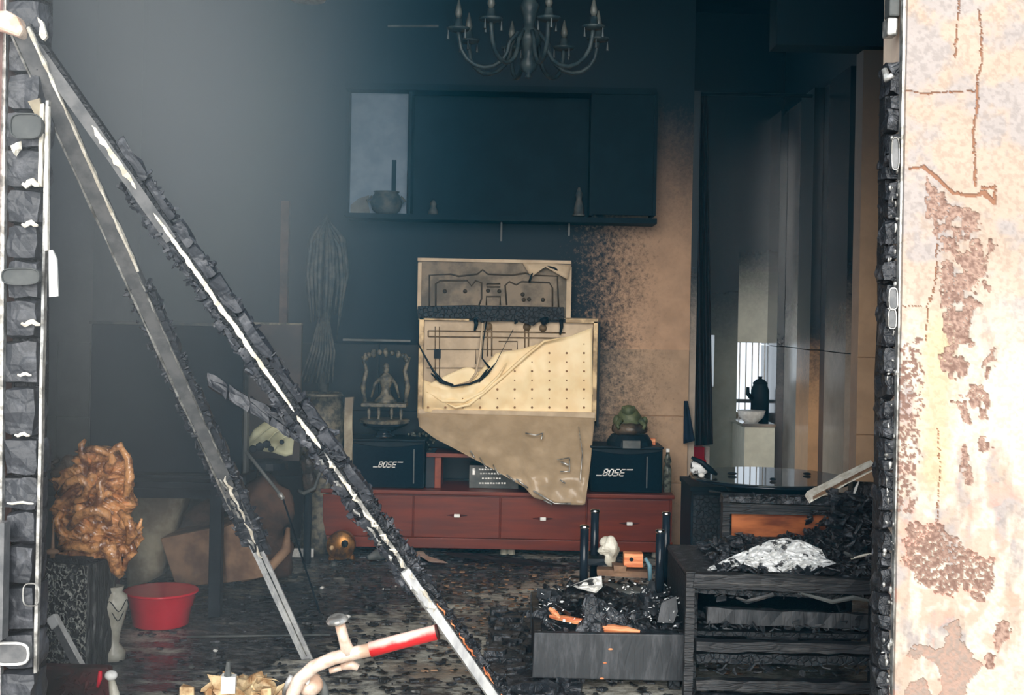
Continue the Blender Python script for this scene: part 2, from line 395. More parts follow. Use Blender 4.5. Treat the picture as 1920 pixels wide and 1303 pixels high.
for k in range(7):
    x = wa.x + (wb.x - wa.x) * (k + .5) / 7
    MB().box((x - .0035, YC + .02, wb.z), (x + .0035, YC + .03, wa.z)).build('window_bar', 'white', wn)
x = wa.x + (wb.x - wa.x) * .80
MB().box((x - .018, YC - .01, wb.z), (x + .018, YC + .03, wa.z)).build('window_mullion', 'r_light', wn)
z = wb.z + (wa.z - wb.z) * .30
MB().box((wa.x, YC, z - .012), (wb.x, YC + .03, z + .012)).build('window_rail', 'grey', wn)
MB().box((wa.x, YC + .05, wb.z), (wb.x, YC + .055, wb.z + (wa.z - wb.z) * .16)).build('window_screen', 'tan_sack', wn)

# dado tiles on the back wall (seam at 1.12 m)
ZS = 1.12
zr = [0.0, .36, .74, ZS]
x = XL; i = 0
while x < 1.0:
    x1 = min(x + .60, 1.015)
    if 1.015 - x1 < .2: x1 = 1.015
    for k in range(3):
        t = MB().box((x + .003, YB - .014, zr[k] + .003), (x1 - .003, YB - .001, zr[k + 1] - .003)).build('tile', 'tile_back', bw)
    x = x1 + 0
    if x >= 1.01: break
# end face of the back wall and door jamb
struct(MB().box((1.016, YB + .02, 0), (1.055, YB + .2, 2.6)).build('trim_1', 'r_grey'))
# left pilaster with tiles
pl = struct(MB().box((XL, 6.5, 0), (-2.13, YB, ZC)).build('wall_left_pilaster', 'tile_left'))
for k in range(3):
    MB().box((XL, 6.486, zr[k] + .003), (-2.30, 6.499, zr[k + 1] - .003)).build('tile', 'tile_left', pl)
    MB().box((-2.296, 6.486, zr[k] + .003), (-2.135, 6.499, zr[k + 1] - .003)).build('tile', 'tile_left', pl)
# right wall: upright panels at jogs, tones mixing columns with painted-in reflections, split by the seam
wr = struct(MB().box((XR - .01, 6.55, 0), (XR, YC, 3.4)).build('wall_right_lining', 'plain_soot'))
def YR(u): return XR * F / (u - CX - 6)
bands = [(1650, 1607, 'pilaster', .16), (1607, 1566, 'r_grey', .03), (1566, 1551, 'r_navy', .01), (1551, 1525, 'r_tan', .07), (1525, 1492, 'r_light', .04), (1492, 1461, 'r_dark', .09), ]
for ua, ub, mt, dp in bands[1:]:
    y0, y1 = YR(ua), YR(ub)
    for z0, z1 in ((.0, ZS - .003), (ZS + .003, 2.72)):
        MB().box((XR - .012 - dp, y0 + .004, z0), (XR - .011, y1 - .004, z1)).build('wall_panel', mt, wr)
pr = struct(MB().box((1.735, 6.42, 0), (1.865, 6.54, 2.66)).build('wall_right_pilaster', 'pilaster'))
for z0, z1 in ((0, .73), (.736, ZS - .003), (ZS + .003, 2.66)):
    MB().box((1.735, 6.408, z0), (1.865, 6.419, z1)).build('tile', 'pilaster', pr)
struct(MB().box((1.865, 6.42, 0), (XR, 6.54, ZC)).build('wall_right_return', 'plain_soot'))
struct(MB().box((1.3, 6.42, 2.68), (XR, 6.6, ZC)).build('beam_right', 'plain_soot'))
struct(MB().box((-1.32, 7.25, ZS + .02), (-1.275, 7.30, 1.92)).build('trim_2', 'brown_cloth'))

# ---- right front wall: cracked plaster with flaked patches, relief in the mesh
def vnoise(x, y, seed):
    rs = np.random.RandomState(seed); G = rs.rand(512, 512)
    xi = np.floor(x).astype(int); yi = np.floor(y).astype(int); fx = x - xi; fy = y - yi
    fx = fx * fx * (3 - 2 * fx); fy = fy * fy * (3 - 2 * fy)
    g = lambda a, b: G[a % 512, b % 512]
    return (g(xi, yi) * (1 - fx) + g(xi + 1, yi) * fx) * (1 - fy) + (g(xi, yi + 1) * (1 - fx) + g(xi + 1, yi + 1) * fx) * fy
def fbm(x, y, seed, o=4):
    r = 0; a = .5; t = 0
    for k in range(o): r = r + a * vnoise(x * 2 ** k, y * 2 ** k, seed + k); t += a; a *= .55
    return r / t
def inpoly(x, y, pts):
    r = np.zeros(x.shape, bool); n = len(pts)
    for i in range(n):
        x0, y0 = pts[i]; x1, y1 = pts[(i + 1) % n]
        if y0 == y1: continue
        c = ((y0 > y) != (y1 > y)) & (x < (x1 - x0) * (y - y0) / (y1 - y0) + x0); r ^= c
    return r
def distline(x, y, pl):
    dd = np.full(x.shape, 1e9)
    for (x0, y0), (x1, y1) in zip(pl, pl[1:]):
        L = (x1 - x0) ** 2 + (y1 - y0) ** 2; t = np.clip(((x - x0) * (x1 - x0) + (y - y0) * (y1 - y0)) / L, 0, 1)
        dd = np.minimum(dd, np.hypot(x - x0 - t * (x1 - x0), y - y0 - t * (y1 - y0)))
    return dd
def plaster_wall():
    du = 2.2; us = np.arange(0, 262, du); vs = np.arange(-60, 1420, du); nu, nv = len(us), len(vs)
    uu, vv = np.meshgrid(us, vs)                      # uu: pixels right of the wall's edge at u = 1697
    x = uu + 1697; y = vv
    xw = x + (fbm(x / 14, y / 14, 5, 3) - .5) * 26; yw = y + (fbm(x / 14, y / 14, 9, 3) - .5) * 26
    base = np.array(lin(190, 168, 150)); cold = np.array(lin(174, 163, 157)); pale = np.array(lin(212, 199, 182)); yel = np.array(lin(212, 186, 148))
    n1 = fbm(x / 60, y / 60, 21, 5)[..., None]; n2 = fbm(x / 7, y / 7, 31, 3)[..., None]; n3 = fbm(x / 35, y / 110, 41, 4)[..., None]
    st = lambda q, a, b: np.clip((q - a) / (b - a), 0, 1)
    c = base + (cold - base) * st(n1, .45, .6)
    c = c + (pale - c) * (st(y[..., None], 480, 700) * st(n3, .35, .5))
    c = c + (yel - c) * (st(-np.abs(xw - 1768)[..., None], -38, -14) * st(y[..., None], 560, 620) * st(-y[..., None], -960, -900) * .8)
    c = c * (1 - .16 * st(n2, .5, .62)) * (.9 + .2 * fbm(x / 90, y / 90, 51, 4)[..., None])
    red = np.array(lin(222, 160, 140)); c = c + (red - c) * (st(fbm(x / 40, y / 40, 61, 4)[..., None], .56, .64) * st(y[..., None], 700, 1050) * .7)
    peel = [[(1738, 335), (1760, 350), (1800, 392), (1836, 398), (1838, 430), (1870, 455), (1858, 480), (1862, 520), (1850, 560), (1830, 585), (1826, 620), (1838, 650), (1800, 655), (1786, 640), (1770, 585), (1766, 520), (1755, 500), (1772, 462), (1740, 410), (1732, 380)],
            [(1770, 660), (1792, 645), (1828, 680), (1815, 700), (1800, 718), (1780, 700)], [(1850, 660), (1872, 650), (1880, 690), (1858, 708)],
            [(1832, 715), (1855, 718), (1862, 760), (1858, 800), (1826, 790), (1800, 760), (1796, 742), (1828, 745)], [(1848, 820), (1860, 818), (1868, 840), (1850, 850)],
            [(1820, 835), (1836, 830), (1832, 860), (1838, 905), (1824, 908), (1812, 870)],
            [(1700, 640), (1735, 640), (1745, 700), (1740, 760), (1736, 900), (1722, 960), (1698, 960), (1690, 800)],
            [(1715, 990), (1740, 980), (1770, 975), (1800, 1000), (1830, 1020), (1860, 1040), (1885, 1050), (1876, 1090), (1868, 1130), (1850, 1128), (1830, 1100), (1790, 1120), (1760, 1110), (1740, 1090), (1712, 1050)],
            [(1800, 1160), (1820, 1162), (1822, 1200), (1850, 1230), (1862, 1250), (1840, 1260), (1832, 1303), (1786, 1420), (1786, 1270), (1766, 1235), (1726, 1232), (1722, 1212), (1750, 1212), (1780, 1220), (1792, 1210)],
            [(1720, 1290), (1745, 1265), (1765, 1280), (1765, 1320), (1715, 1420)], [(1885, 1160), (1910, 1165), (1912, 1195), (1885, 1220)], [(1870, 1220), (1890, 1225), (1884, 1255), (1866, 1250)]]
    rust = np.array(lin(176, 146, 130)); dk = np.array(lin(128, 100, 88)); grey = np.array(lin(158, 140, 128))
    dep = np.zeros(x.shape)
    fine = fbm(x / 5.5, y / 5.5, 77, 3)
    for i, pg in enumerate(peel):
        mk = inpoly(xw, yw, pg)
        if i == 6: mk = mk & (fine > .52)
        elif i == 7: mk = mk & (fine > .40)
        elif i < 6: mk = mk & (fine > .28) & (fbm(x / 17, y / 22, 117, 3) > .40)
        t = st(fine, .35, .65)[..., None]
        tone = (grey + (rust - grey) * t) if i in (8, 9) else (rust + (dk - rust) * t)
        c = np.where(mk[..., None], tone, c); dep[mk] = .002 + .003 * fine[mk]
        if i in (6,): dep[mk] *= .5
    for pl_, wd in (([(1796, 0), (1792, 60), (1790, 110)], 1.6), ([(1697, 172), (1740, 178), (1780, 174), (1832, 171)], 1.7), ([(1838, 60), (1840, 110), (1832, 150), (1833, 200), (1826, 240), (1830, 300), (1832, 350)], 2.3), ([(1832, 20), (1838, 60), (1838, 118)], 1.2),
                    ([(1710, 320), (1735, 315), (1760, 335), (1790, 362), (1830, 368), (1850, 360), (1868, 380)], 4.5), ([(1845, 352), (1870, 350), (1868, 375), (1850, 368)], 3), ([(1763, 460), (1760, 540), (1748, 575), (1745, 640)], 1.5), ([(1692, 578), (1740, 575)], 1.2), ([(1770, 800), (1776, 880), (1772, 975)], 1.0)):
        dd = distline(x + (fine - .5) * 7, y + (fine - .5) * 5, pl_); mk = dd < wd * (.35 + .7 * vnoise(x / 30, y / 30, 3))
        c = np.where(mk[..., None], np.array(lin(150, 108, 84)), c); dep[mk] = np.maximum(dep[mk], .004)
    relief = (fbm(x / 20, y / 20, 91, 4) - .5) * .004
    k = S(YF); v = []
    edge = P(1697, 0, YF); ev = P(1675, 1303, YF)
    x0 = (edge.x + ev.x) / 2
    X = x0 + uu * k; Z = P(1808, 0, YF).z - vv * k; Y = YF - .008 + dep + relief
    Y[:, 0] = YF + .05
    v = np.stack([X, Y, Z], -1).reshape(-1, 3)
    idx = np.arange(nu * nv).reshape(nv, nu); f = np.stack([idx[:-1, :-1], idx[1:, :-1], idx[1:, 1:], idx[:-1, 1:]], -1).reshape(-1, 4)
    me = bpy.data.meshes.new('plaster'); me.from_pydata(v.tolist(), [], f.tolist())
    at = me.color_attributes.new('paint', 'FLOAT_COLOR', 'POINT'); cc = np.ones((nu * nv, 4)); cc[:, :3] = c.reshape(-1, 3)
    at.data.foreach_set('color', cc.ravel())
    mt, b = newmat('flaking_plaster', .75, 0, .3); a = mt.node_tree.nodes.new('ShaderNodeVertexColor'); a.layer_name = 'paint'
    setc(b, E(a.outputs[0])); bump(b, tex('noise', 160), .35, .002); me.materials.append(mt)
    M['plaster'] = mt
    o = bpy.data.objects.new('wall_front_right', me); COL.objects.link(o); struct(o)
    M['plaster_plain'] = surf('plain_plaster', lin(240, 216, 192), lin(225, 200, 180), .75, scale=15)
    struct(MB().box((x0 + .002, YF + .003, 0), (x0 + 262 * k + .8, YF + .2, 4.2)).build('wall_front_right_core', 'plaster_plain', None))
    struct(MB().box((x0 + 261 * k, YF - .006, 0), (x0 + 261 * k + .8, YF + .002, 3.0)).build('wall_front_right_beyond', 'plaster_plain', None))
    return x0
xw0 = plaster_wall()
#@@POSTS
# ================================================================== charred door posts
PY = 3.36
def post(name, label, uc, hw, vtop, vbot, mt, lens, jit, core=.8, seed=0, uc_bot=None, dY=.055):
    a = P(uc, vtop, PY); b = P(uc_bot if uc_bot else uc, vbot, PY)
    t = thing(name, label, 'door post', (b.x, PY, 0))
    xx = (a.x + b.x) / 2 if abs(a.x - b.x) < .05 else a.x
    k = S(PY)
    MB().bar((b.x, PY + .04, 0), (a.x + (a.x - b.x) * .0, PY + .04, a.z), (hw * k * core, 0, 0), (0, dY * .5, 0), 24, .003).build('post_core', 'char_dark', t)
    z = max(b.z, 0.0); i = 0
    while z < a.z - .02:
        h = R.uniform(*lens) * k; f = (z + h / 2 - b.z) / (a.z - b.z); cx = b.x + (a.x - b.x) * f
        chunk(Vector((cx + R.uniform(-.003, .003), PY + .02, z + h / 2)), XYZ, (hw * k * R.uniform(.90, 1.08), dY * R.uniform(.85, 1.1), h / 2 * 1.0), jit, 26, 4, seed + i).build('char_block', mt, t, False)
        z += h; i += 1
    return t
# right post
rp = post('charred_door_post', 'charred blistered wooden door post against the flaking plaster wall', 1679, 18, 118, 1500, 'char', (22, 50), .014, uc_bot=1656, seed=3)
rp.location.z = 0
rq = MB(); rq.boxpx(1688, -120, 1696, 140, PY, .05); rq.build('door_frame_strip', 'grey', rp)
MB().bar(P(1697, -200, PY - .045), P(1673, 1303, PY - .045), (.0035, 0, 0), (0, .012, 0), 1).build('metal_edge_strip', 'silver', rp)
def oval(u, v, w_, h_, Y, th=.012, n=18):
    return [P(u + w_ / 2 * math.copysign(abs(math.cos(a)) ** .6, math.cos(a)), v + h_ / 2 * math.copysign(abs(math.sin(a)) ** .6, math.sin(a)), Y) for a in [2 * math.pi * i / n for i in range(n)]]
def loop(u, v, w_, h_, Y, r): 
    p = oval(u, v, w_, h_, Y); return MB().tube(p + [p[0]], r, 6)
for (u, v, w_, h_, mt) in ((1679, 288, 12, 56, 'silver'), (1675, 560, 14, 36, 'silver'), (1673, 598, 13, 32, 'silver')):
    m = MB(); m.prism(oval(u, v, w_, h_, PY - .055), (0, .03, 0)); pt = m.build('hinge_plate', 'alu_dull', rp); pt['label'] = 'scorched silver hinge plate'
    loop(u, v, w_ + 2, h_ + 4, PY - .057, .0016).build('hinge_rim', 'silver', pt)
m = MB(); m.boxpx(1668, -10, 1688, 30, PY - .03, .05); m.build('hinge_plate', 'grey', rp, bevel=.004)
m = MB(); m.boxpx(1664, 32, 1684, 66, PY - .035, .05); m.build('hinge_plate', 'silver', rp, bevel=.005)
m = MB(); m.tube([P(1658, 130, PY - .03), P(1664, 148, PY - .04), P(1674, 140, PY - .05)], [.008, .012, .007], 8); m.build('bent_bracket', 'silver', rp, True)
m = MB()
for i in range(70):                                       # small blistered glints of melted paint on the post
    v = R.uniform(230, 1300); u = 1679 - (v - 118) / 1382 * 23 + R.uniform(-8, 14)
    p = P(u, v, PY - .045); m.blob(p, (.0015 + R.random() * .0035, .004, .002 + R.random() * .007), .8, 120, 7, 5, i)
o = m.build('paint_blister', 'silver', rp, True); o['kind'] = 'stuff'; o['label'] = 'glinting beads of melted paint'
# left post
lp = post('charred_door_post', 'wide charred door post at the left of the opening, with round hinges', 54, 33, -60, 1500, 'char_haze', (62, 96), .009, uc_bot=38, seed=50)
MB().bar(P(10, -60, PY - .03), P(-2, 1400, PY - .03), (.0065, 0, 0), (0, .01, 0)).build('metal_edge_strip', 'silver', lp)
MB().bar(P(91, 190, PY - .02), P(68, 1260, PY - .02), (.004, 0, 0), (0, .01, 0), 12, .0012).build('metal_edge_strip', 'silver', lp)
MB().bar(P(80, 195, PY - .03), P(76, 350, PY - .03), (.005, 0, 0), (0, .006, 0), 8, .001).build('peeled_strip', 'peel', lp)
MB().bar(P(90, 200, PY - .03), P(88, 470, PY - .03), (.0042, 0, 0), (0, .006, 0), 10, .001).build('peeled_strip', 'peel', lp)
MB().prism([P(*q, PY - .04) for q in ((91, 470), (98, 468), (106, 485), (109, 555), (92, 557))], (0, .008, 0)).build('peeled_flap', 'white', lp)
for (u, v, w_, h_) in ((48, 236, 58, 46), (38, 518, 70, 30)):
    m = MB(); m.prism(oval(u, v, w_, h_, PY - .055), (0, .03, 0)); pt = m.build('hinge_plate', 'grey', lp)
    loop(u, v, w_, h_, PY - .058, .0022).build('hinge_rim', 'grey', pt)
m = MB(); m.prism(oval(18, 1226, 74, 42, PY - .055), (0, .03, 0)); pt = m.build('hinge_plate', 'alu_dull', lp); loop(18, 1226, 70, 40, PY - .06, .0038).build('hinge_rim', 'white', pt)
loop(58, 1115, 30, 42, PY - .05, .002).build('wire_loop', 'silver', lp)
for (u, v, w_, h_) in ((56, 420, 30, 12), (58, 606, 36, 12), (46, 702, 26, 7), (42, 815, 28, 8), (58, 344, 32, 16), (40, 88, 8, 8), (38, 943, 50, 5), (30, 278, 10, 26)):
    pts = [P(u - w_ / 2 + w_ * i / 5, v + math.sin(i * 1.7) * h_ * .3, PY - .045) for i in range(6)]
    MB().tube(pts, [.001 + h_ * S(PY) * .4 * math.sin(.4 + 2.4 * i / 5) for i in range(6)], 6).build('peeled_fleck', 'peel', lp)
m = MB(); m.prism([P(*q, PY - .03) for q in ((70, 32), (80, 40), (88, 68), (82, 76), (72, 70), (74, 52))], (0, .012, 0)); m.build('peeled_flap', 'peel', lp)
m = MB(); m.prism([P(*q, PY - .03) for q in ((52, 190), (74, 184), (78, 222), (66, 216))], (0, .01, 0)); m.build('peeled_flap', 'tan_sack', lp)
MB().boxpx(-60, 980, 6, 1200, YF - .05, .04).build('metal_edge_plate', 'alu_dull', lp)

# ================================================================== the two fallen beams
def frame_of(a, b):
    t = (b - a).normalized(); n = Vector((0, -1, 0)); n = (n - t * n.dot(t)).normalized(); s = t.cross(n).normalized()
    if s.x < 0: s = -s
    return t, n, s
def blocks_along(par, a, b, t0, t1, off, hw, dep, ln, mt, jit, seed, nrm=0.):
    t, n, s = frame_of(a, b); L = (b - a).length; x = t0 * L; i = 0
    while x < t1 * L:
        h = R.uniform(*ln); c = a + t * (x + h / 2) + s * (off + R.uniform(-.004, .004)) + n * nrm
        chunk(c, (s, n, t), (hw * R.uniform(.7, 1.2), dep * R.uniform(.8, 1.1), h * .52), jit, 24, 3, seed + i).build('char_block', mt, par, False)
        x += h; i += 1
# beam A: metal-clad upper part, bare tube lower part
A0 = P(38, 50, 3.28); A1 = FL(577, 1232)
BB = None
tA = thing('fallen_timber', 'left of the two diagonal beams, sooty metal above and bare silver tube below', 'beam', (A1.x, A1.y, 0))
t, n, s = frame_of(A0, A1); L = (A1 - A0).length
def on(a, b, f, so=0, no=0):
    t, n, s = frame_of(a, b); return a.lerp(b, f) + s * so + n * no
def bara(f0, f1, so, hw, no, hd, name, mt, par=tA, seg=14, jit=.0006, ab=None):
    a, b = ab or (A0, A1); _, n_, s_ = frame_of(a, b)
    return MB().bar(on(a, b, f0, so, no), on(a, b, f1, so, no), s_ * hw, n_ * hd, seg, jit).build(name, mt, par)
bara(0, .74, 0, .021, 0, .018, 'sheathing', 'alu_dull')
bara(.0, .68, -.024, .0028, .016, .006, 'sheathing_edge', 'silver', seg=40, jit=.0016)
bara(.0, .30, .024, .0035, .017, .006, 'sheathing_edge', 'peel', seg=30, jit=.002)
bara(.30, .6, .018, .0016, .019, .003, 'sheathing_edge', 'silver', seg=40, jit=.002)
def crust(par, ab, f0, f1, offs, n_, size, mt='char_haze'):
    a, b = ab; _, nn, ss = frame_of(a, b); m = MB()
    rubble(m, n_, lambda: tuple(on(a, b, R.uniform(f0, f1), R.choice(offs) + R.gauss(0, .005), R.uniform(-.01, .02))), size, .5, 1)
    o = m.build('char_crust', mt, par); o['kind'] = 'stuff'
crust(tA, (A0, A1), .32, .75, (.036, -.034), 420, (.006, .018)); crust(tA, (A0, A1), .62, .76, (.02, -.02, 0), 120, (.006, .016))
bara(.70, 1.0, 0, .0125, 0, .0125, 'tube', 'alu', jit=.0003)
bara(.70, 1.0, -.0155, .0045, .012, .005, 'tube_flange', 'alu'); bara(.70, 1.0, .0155, .0045, .012, .005, 'tube_flange', 'alu'); bara(.72, .99, .003, .0018, .0145, .003, 'tube_ridge', 'chrome')
blocks_along(tA, A0, A1, .33, .75, .030, .013, .018, (.035, .08), 'char_haze', .006, 100)
blocks_along(tA, A0, A1, .40, .75, -.030, .010, .016, (.04, .09), 'char_haze', .006, 140)
blocks_along(tA, A0, A1, .66, .755, .0, .022, .014, (.03, .05), 'char_haze', .008, 170, .012)
def flecks(par, a, b, f0, f1, n_, so, rng, mt, w_=.006, no=.02):
    _, nn, ss = frame_of(a, b)
    for i in range(n_):
        f = f0 + (f1 - f0) * (i + R.uniform(.1, .9)) / n_; l = R.uniform(*rng); LL = (b - a).length
        pts = [on(a, b, f + l / LL * k / 4, so + R.uniform(-w_, w_), no + R.uniform(-.003, .003)) for k in range(5)]
        MB().tube(pts, [.0015, w_ * R.uniform(.5, 1), w_ * R.uniform(.6, 1.1), w_ * R.uniform(.4, .9), .001], 6).build('peeled_fleck', mt, par)
flecks(tA, A0, A1, .60, .76, 7, .006, (.05, .09), 'peel', .006, .026)
flecks(tA, A0, A1, .60, .74, 4, -.008, (.04, .06), 'silver', .006, .026)
m = MB(); m.polypx([(-20, 20), (12, 18), (32, 30), (44, 55), (36, 70), (16, 62), (-20, 50)], 3.24, .05); m.build('end_plate', 'pinkwhite', tA, bevel=.008)
# beam B
B0 = P(48, 52, 3.33); B1 = FL(956, 1338)
tB = thing('fallen_timber', 'right of the two diagonal beams, charred timber with a long bright peeled strip', 'beam', (B1.x, B1.y, 0))
BB = (B0, B1)
bara(0, .80, 0, .020, 0, .016, 'timber_core', 'char_dark', tB, ab=BB)
bara(.02, .26, -.006, .016, .012, .008, 'sheathing', 'alu_dull', tB, ab=BB)
blocks_along(tB, B0, B1, .14, .60, .030, .017, .022, (.07, .17), 'char_haze', .011, 200)
blocks_along(tB, B0, B1, .60, 1.0, .026, .012, .016, (.03, .08), 'char', .008, 230)
blocks_along(tB, B0, B1, .20, .77, -.026, .013, .018, (.03, .07), 'char_haze', .009, 260)
# long peeled strip: ragged bright ribbon
def ribbon(f0, f1, so, hw, n_, name, mt, jag=.5):
    t_, nn, ss = frame_of(B0, B1); v = []; f = []
    for i in range(n_ + 1):
        k = f0 + (f1 - f0) * i / n_; e = math.sin(math.pi * i / n_) ** .35
        wl = hw * e * (1 - jag * R.random()); wr = hw * e * (1 - .3 * R.random()); o_ = so + .004 * noise.noise(Vector((k * 30, 0, 0)))
        c = on(B0, B1, k, o_, .022 + .003 * R.random()); v += [c - ss * wl, c + ss * wr, c + ss * wr - nn * .012, c - ss * wl - nn * .012]
    for i in range(n_):
        for q in range(4): f.append((i * 4 + q, i * 4 + (q + 1) % 4, i * 4 + 4 + (q + 1) % 4, i * 4 + 4 + q))
    f += [(3, 2, 1, 0), tuple(n_ * 4 + q for q in range(4))]
    MB().add(v, f).build(name, mt, tB)
ribbon(.115, .195, -.004, .011, 16, 'peeled_strip', 'peel', .9)
ribbon(.225, .50, -.002, .0085, 60, 'peeled_strip', 'peel', .7)
ribbon(.505, .555, -.002, .008, 10, 'peeled_strip', 'peel', .6)
ribbon(.56, .80, .000, .009, 40, 'peeled_strip', 'silver', .8)
flecks(tB, B0, B1, .56, .80, 12, .0, (.03, .07), 'peel', .007, .028)
flecks(tB, B0, B1, .56, .80, 8, -.02, (.02, .05), 'silver', .006, .026)
bara(.745, 1.0, -.006, .0145, .012, .014, 'tube', 'alu', tB, jit=.0008, ab=BB)
bara(.745, 1.0, -.022, .0025, .02, .008, 'tube_flange', 'chrome', tB, ab=BB)
flecks(tB, B0, B1, .80, .99, 8, .018, (.03, .06), 'raw_orange', .004, .02)
crust(tB, BB, .18, .78, (.040, -.036, -.03), 560, (.006, .020)); crust(tB, BB, .56, 1.0, (.034, .02), 320, (.006, .018), 'char')
# the stub of a cross piece nailed to beam B
fb = .545; q1 = on(B0, B1, fb, -.01, .0); q0 = P(390, 712, q1.y + .02)
for i in range(5):
    a = q0.lerp(q1, i / 5); b = q0.lerp(q1, (i + 1) / 5)
    t_, n_, s_ = frame_of(q0, q1)
    for k, oz in enumerate((.014, -.014)):
        chunk((a + b) / 2 + Vector((0, -.004 * k, oz * (.4 + .15 * i))), ((q1 - q0).normalized(), Vector((0, 1, 0)), Vector((0, 0, 1))), ((b - a).length * .56, .018, .017 - .001 * i), .010, 26, 3, 300 + i * 2 + k).build('cross_piece_block', 'char_haze', tB, False)
#@@TV
# ================================================================== burnt television on the wall
TY = 7.14
tv = thing('burnt_television', 'melted wall-mounted television with cream backing sheet and hanging film', 'television', P(945, 640, TY))
uc = MB(); uc.boxpx(783, 488, 1071, 592, TY + .02, .04); up = uc.build('rear_chassis', 'tvmetal_dk', tv, bevel=.004)
m = MB()
def rpath(pts, Y, r, mm, n=6): mm.tube([P(a, b, Y) for a, b in pts], r, n)
for pts in ([(805, 590), (805, 516), (845, 514), (860, 518), (895, 514), (905, 506), (915, 514), (960, 516), (985, 512), (1000, 516), (1045, 518), (1048, 590)],
            [(817, 575), (817, 532), (826, 526), (876, 526), (884, 536), (892, 526), (903, 530), (903, 560), (898, 572)],
            [(950, 572), (947, 535), (955, 528), (968, 534), (978, 528), (1030, 530), (1036, 540), (1036, 575)],
            [(912, 572), (912, 556), (938, 556), (938, 572)], [(913, 532), (938, 532), (938, 538), (913, 538), (913, 532)]):
    rpath(pts, TY + .018, .0048, m)
for (u, v) in ((915, 545), (936, 546), (980, 552), (982, 562), (992, 561), (1018, 562), (834, 546), (872, 546)): m.lathe(P(u, v, TY + .012), [(.012, 0), (.012, .012)], 10, (0, 1, 0))
m.build('embossed_rib', 'rib', up, True)
MB().boxpx(783, 486, 1071, 492, TY + .005, .03).build('chassis_lip', 'tvmetal', up)
MB().boxpx(783, 492, 790, 580, TY + .005, .03).build('chassis_lip', 'tvmetal', up)
MB().boxpx(1062, 500, 1071, 596, TY + .005, .03).build('chassis_lip', 'tvmetal', up)
m = MB(); m.sheet([(980, 493), (1020, 493), (1071, 497)], [(996, 520), (1022, 500), (1064, 524)], 12, 4, lambda a, t, u, v: TY - .01 - .03 * t * abs(math.sin(a * 5)), .003)
m.build('curled_sheet_corner', 'tvmetal', up, True)
m = MB(); rpath([(992, 530), (997, 515), (1008, 503), (1024, 499), (1040, 503), (1052, 512)], TY - .015, .006, m); m.build('burnt_edge', 'black', up, True)
# dark bar with drips
m = MB(); m.polypx([(783, 574), (880, 572), (1058, 576), (1058, 600), (1012, 601), (1000, 611), (965, 601), (900, 604), (893, 598), (783, 596)], TY - .03, .07)
bar_ = m.build('charred_bar', 'char_dark', tv, bevel=.004)
for (u, v0, v1, r) in ((892, 598, 620, .014), (1052, 598, 628, .012), (1020, 598, 608, .03), (905, 600, 606, .01), (967, 600, 607, .012)):
    m = MB(); m.tube([P(u, v0, TY - .02), P(u + 1, (v0 + v1) / 2, TY - .025), P(u - 2, v1, TY - .02)], [r, r * .8, r * .4], 8); m.build('melted_drip', 'black', bar_, True)
# lower frame
MB().boxpx(786, 594, 1118, 783, TY + .02, .04).build('frame_back', 'tvmetal', tv)
for q in ((784, 592, 880, 601), (1060, 597, 1122, 606)): MB().boxpx(*q, TY - .01, .06).build('frame_rim', 'tvrim', tv, bevel=.003)
MB().boxpx(880, 596, 1060, 603, TY - .01, .05).build('frame_rim', 'black', tv)
MB().boxpx(784, 592, 794, 784, TY - .01, .06).build('frame_rim', 'tvrim', tv, bevel=.003)
MB().boxpx(1111, 602, 1120, 790, TY - .01, .06).build('frame_rim', 'tvrim', tv, bevel=.003)
MB().boxpx(1120, 604, 1124, 800, TY - .03, .10).build('burnt_edge', 'black', tv)
MB().boxpx(784, 770, 1116, 782, TY - .02, .03).build('frame_rim', 'tvmetal', tv, bevel=.003)
m = MB()
rpath([(803, 620), (1060, 624)], TY + .014, .004, m); rpath([(803, 631), (1055, 634)], TY + .014, .004, m); rpath([(803, 620), (803, 631)], TY + .014, .004, m); rpath([(850, 655), (892, 655), (892, 682)], TY + .015, .003, m); rpath([(935, 640), (970, 640), (970, 655)], TY + .015, .003, m)
for u in (816, 824): rpath([(u, 612), (u, 712)], TY + .016, .003, m)
for u in (914, 922, 984, 991): rpath([(u, 612), (u, 668)], TY + .014, .004, m)
for v in (655, 690): rpath([(800, v), (960, v)], TY + .017, .003, m)
for u, v in ((916, 612), (988, 613), (1018, 615)): m.lathe(P(u, v, TY + .008), [(.022, 0), (.022, .012)], 12, (0, 1, 0))
m.build('embossed_rib', 'tvrib', tv, True)
m2 = MB(); m2.boxpx(814, 655, 826, 672, TY, .02); m2.build('small_black_component', 'black', tv)
# sagging cream diffuser sheet with its rows of pin holes
def ysag(a, t, u, v):
    k = 1 - min(1, math.hypot((u - 855) / 110, (v - 735) / 45))
    return TY - .005 - .035 * math.sin(math.pi * min(1, t * 1.2)) * (.4 + .6 * (1 - a)) - .03 * k + .014 * noise.noise(Vector((u / 22, v / 30, 1))) * (1.6 - a)
dif = MB().sheet([(794, 712), (812, 718), (840, 726), (868, 726), (905, 690), (930, 662), (975, 655), (1030, 638), (1070, 630), (1110, 614)], [(793, 773), (870, 775), (950, 777), (1030, 779), (1112, 781)], 60, 20, ysag).build('diffuser_sheet', 'cream', tv, True)
m = MB(); m.sheet([(800, 722), (840, 702), (868, 690), (880, 688), (893, 694)], [(812, 730), (835, 738), (860, 730), (880, 718), (898, 700)], 16, 6, lambda a, t, u, v: TY - .03 - .015 * math.sin(a * 9) * t)
m.build('sheet_fold', 'cream', dif, True)
m = MB(); rpath([(1060, 632), (1020, 640), (985, 668), (950, 700), (915, 730), (880, 758), (855, 764), (835, 755)], TY - .045, [.002, .007, .009, .010, .010, .009, .007, .003], m, 8); m.build('sheet_fold', 'cream', dif, True)
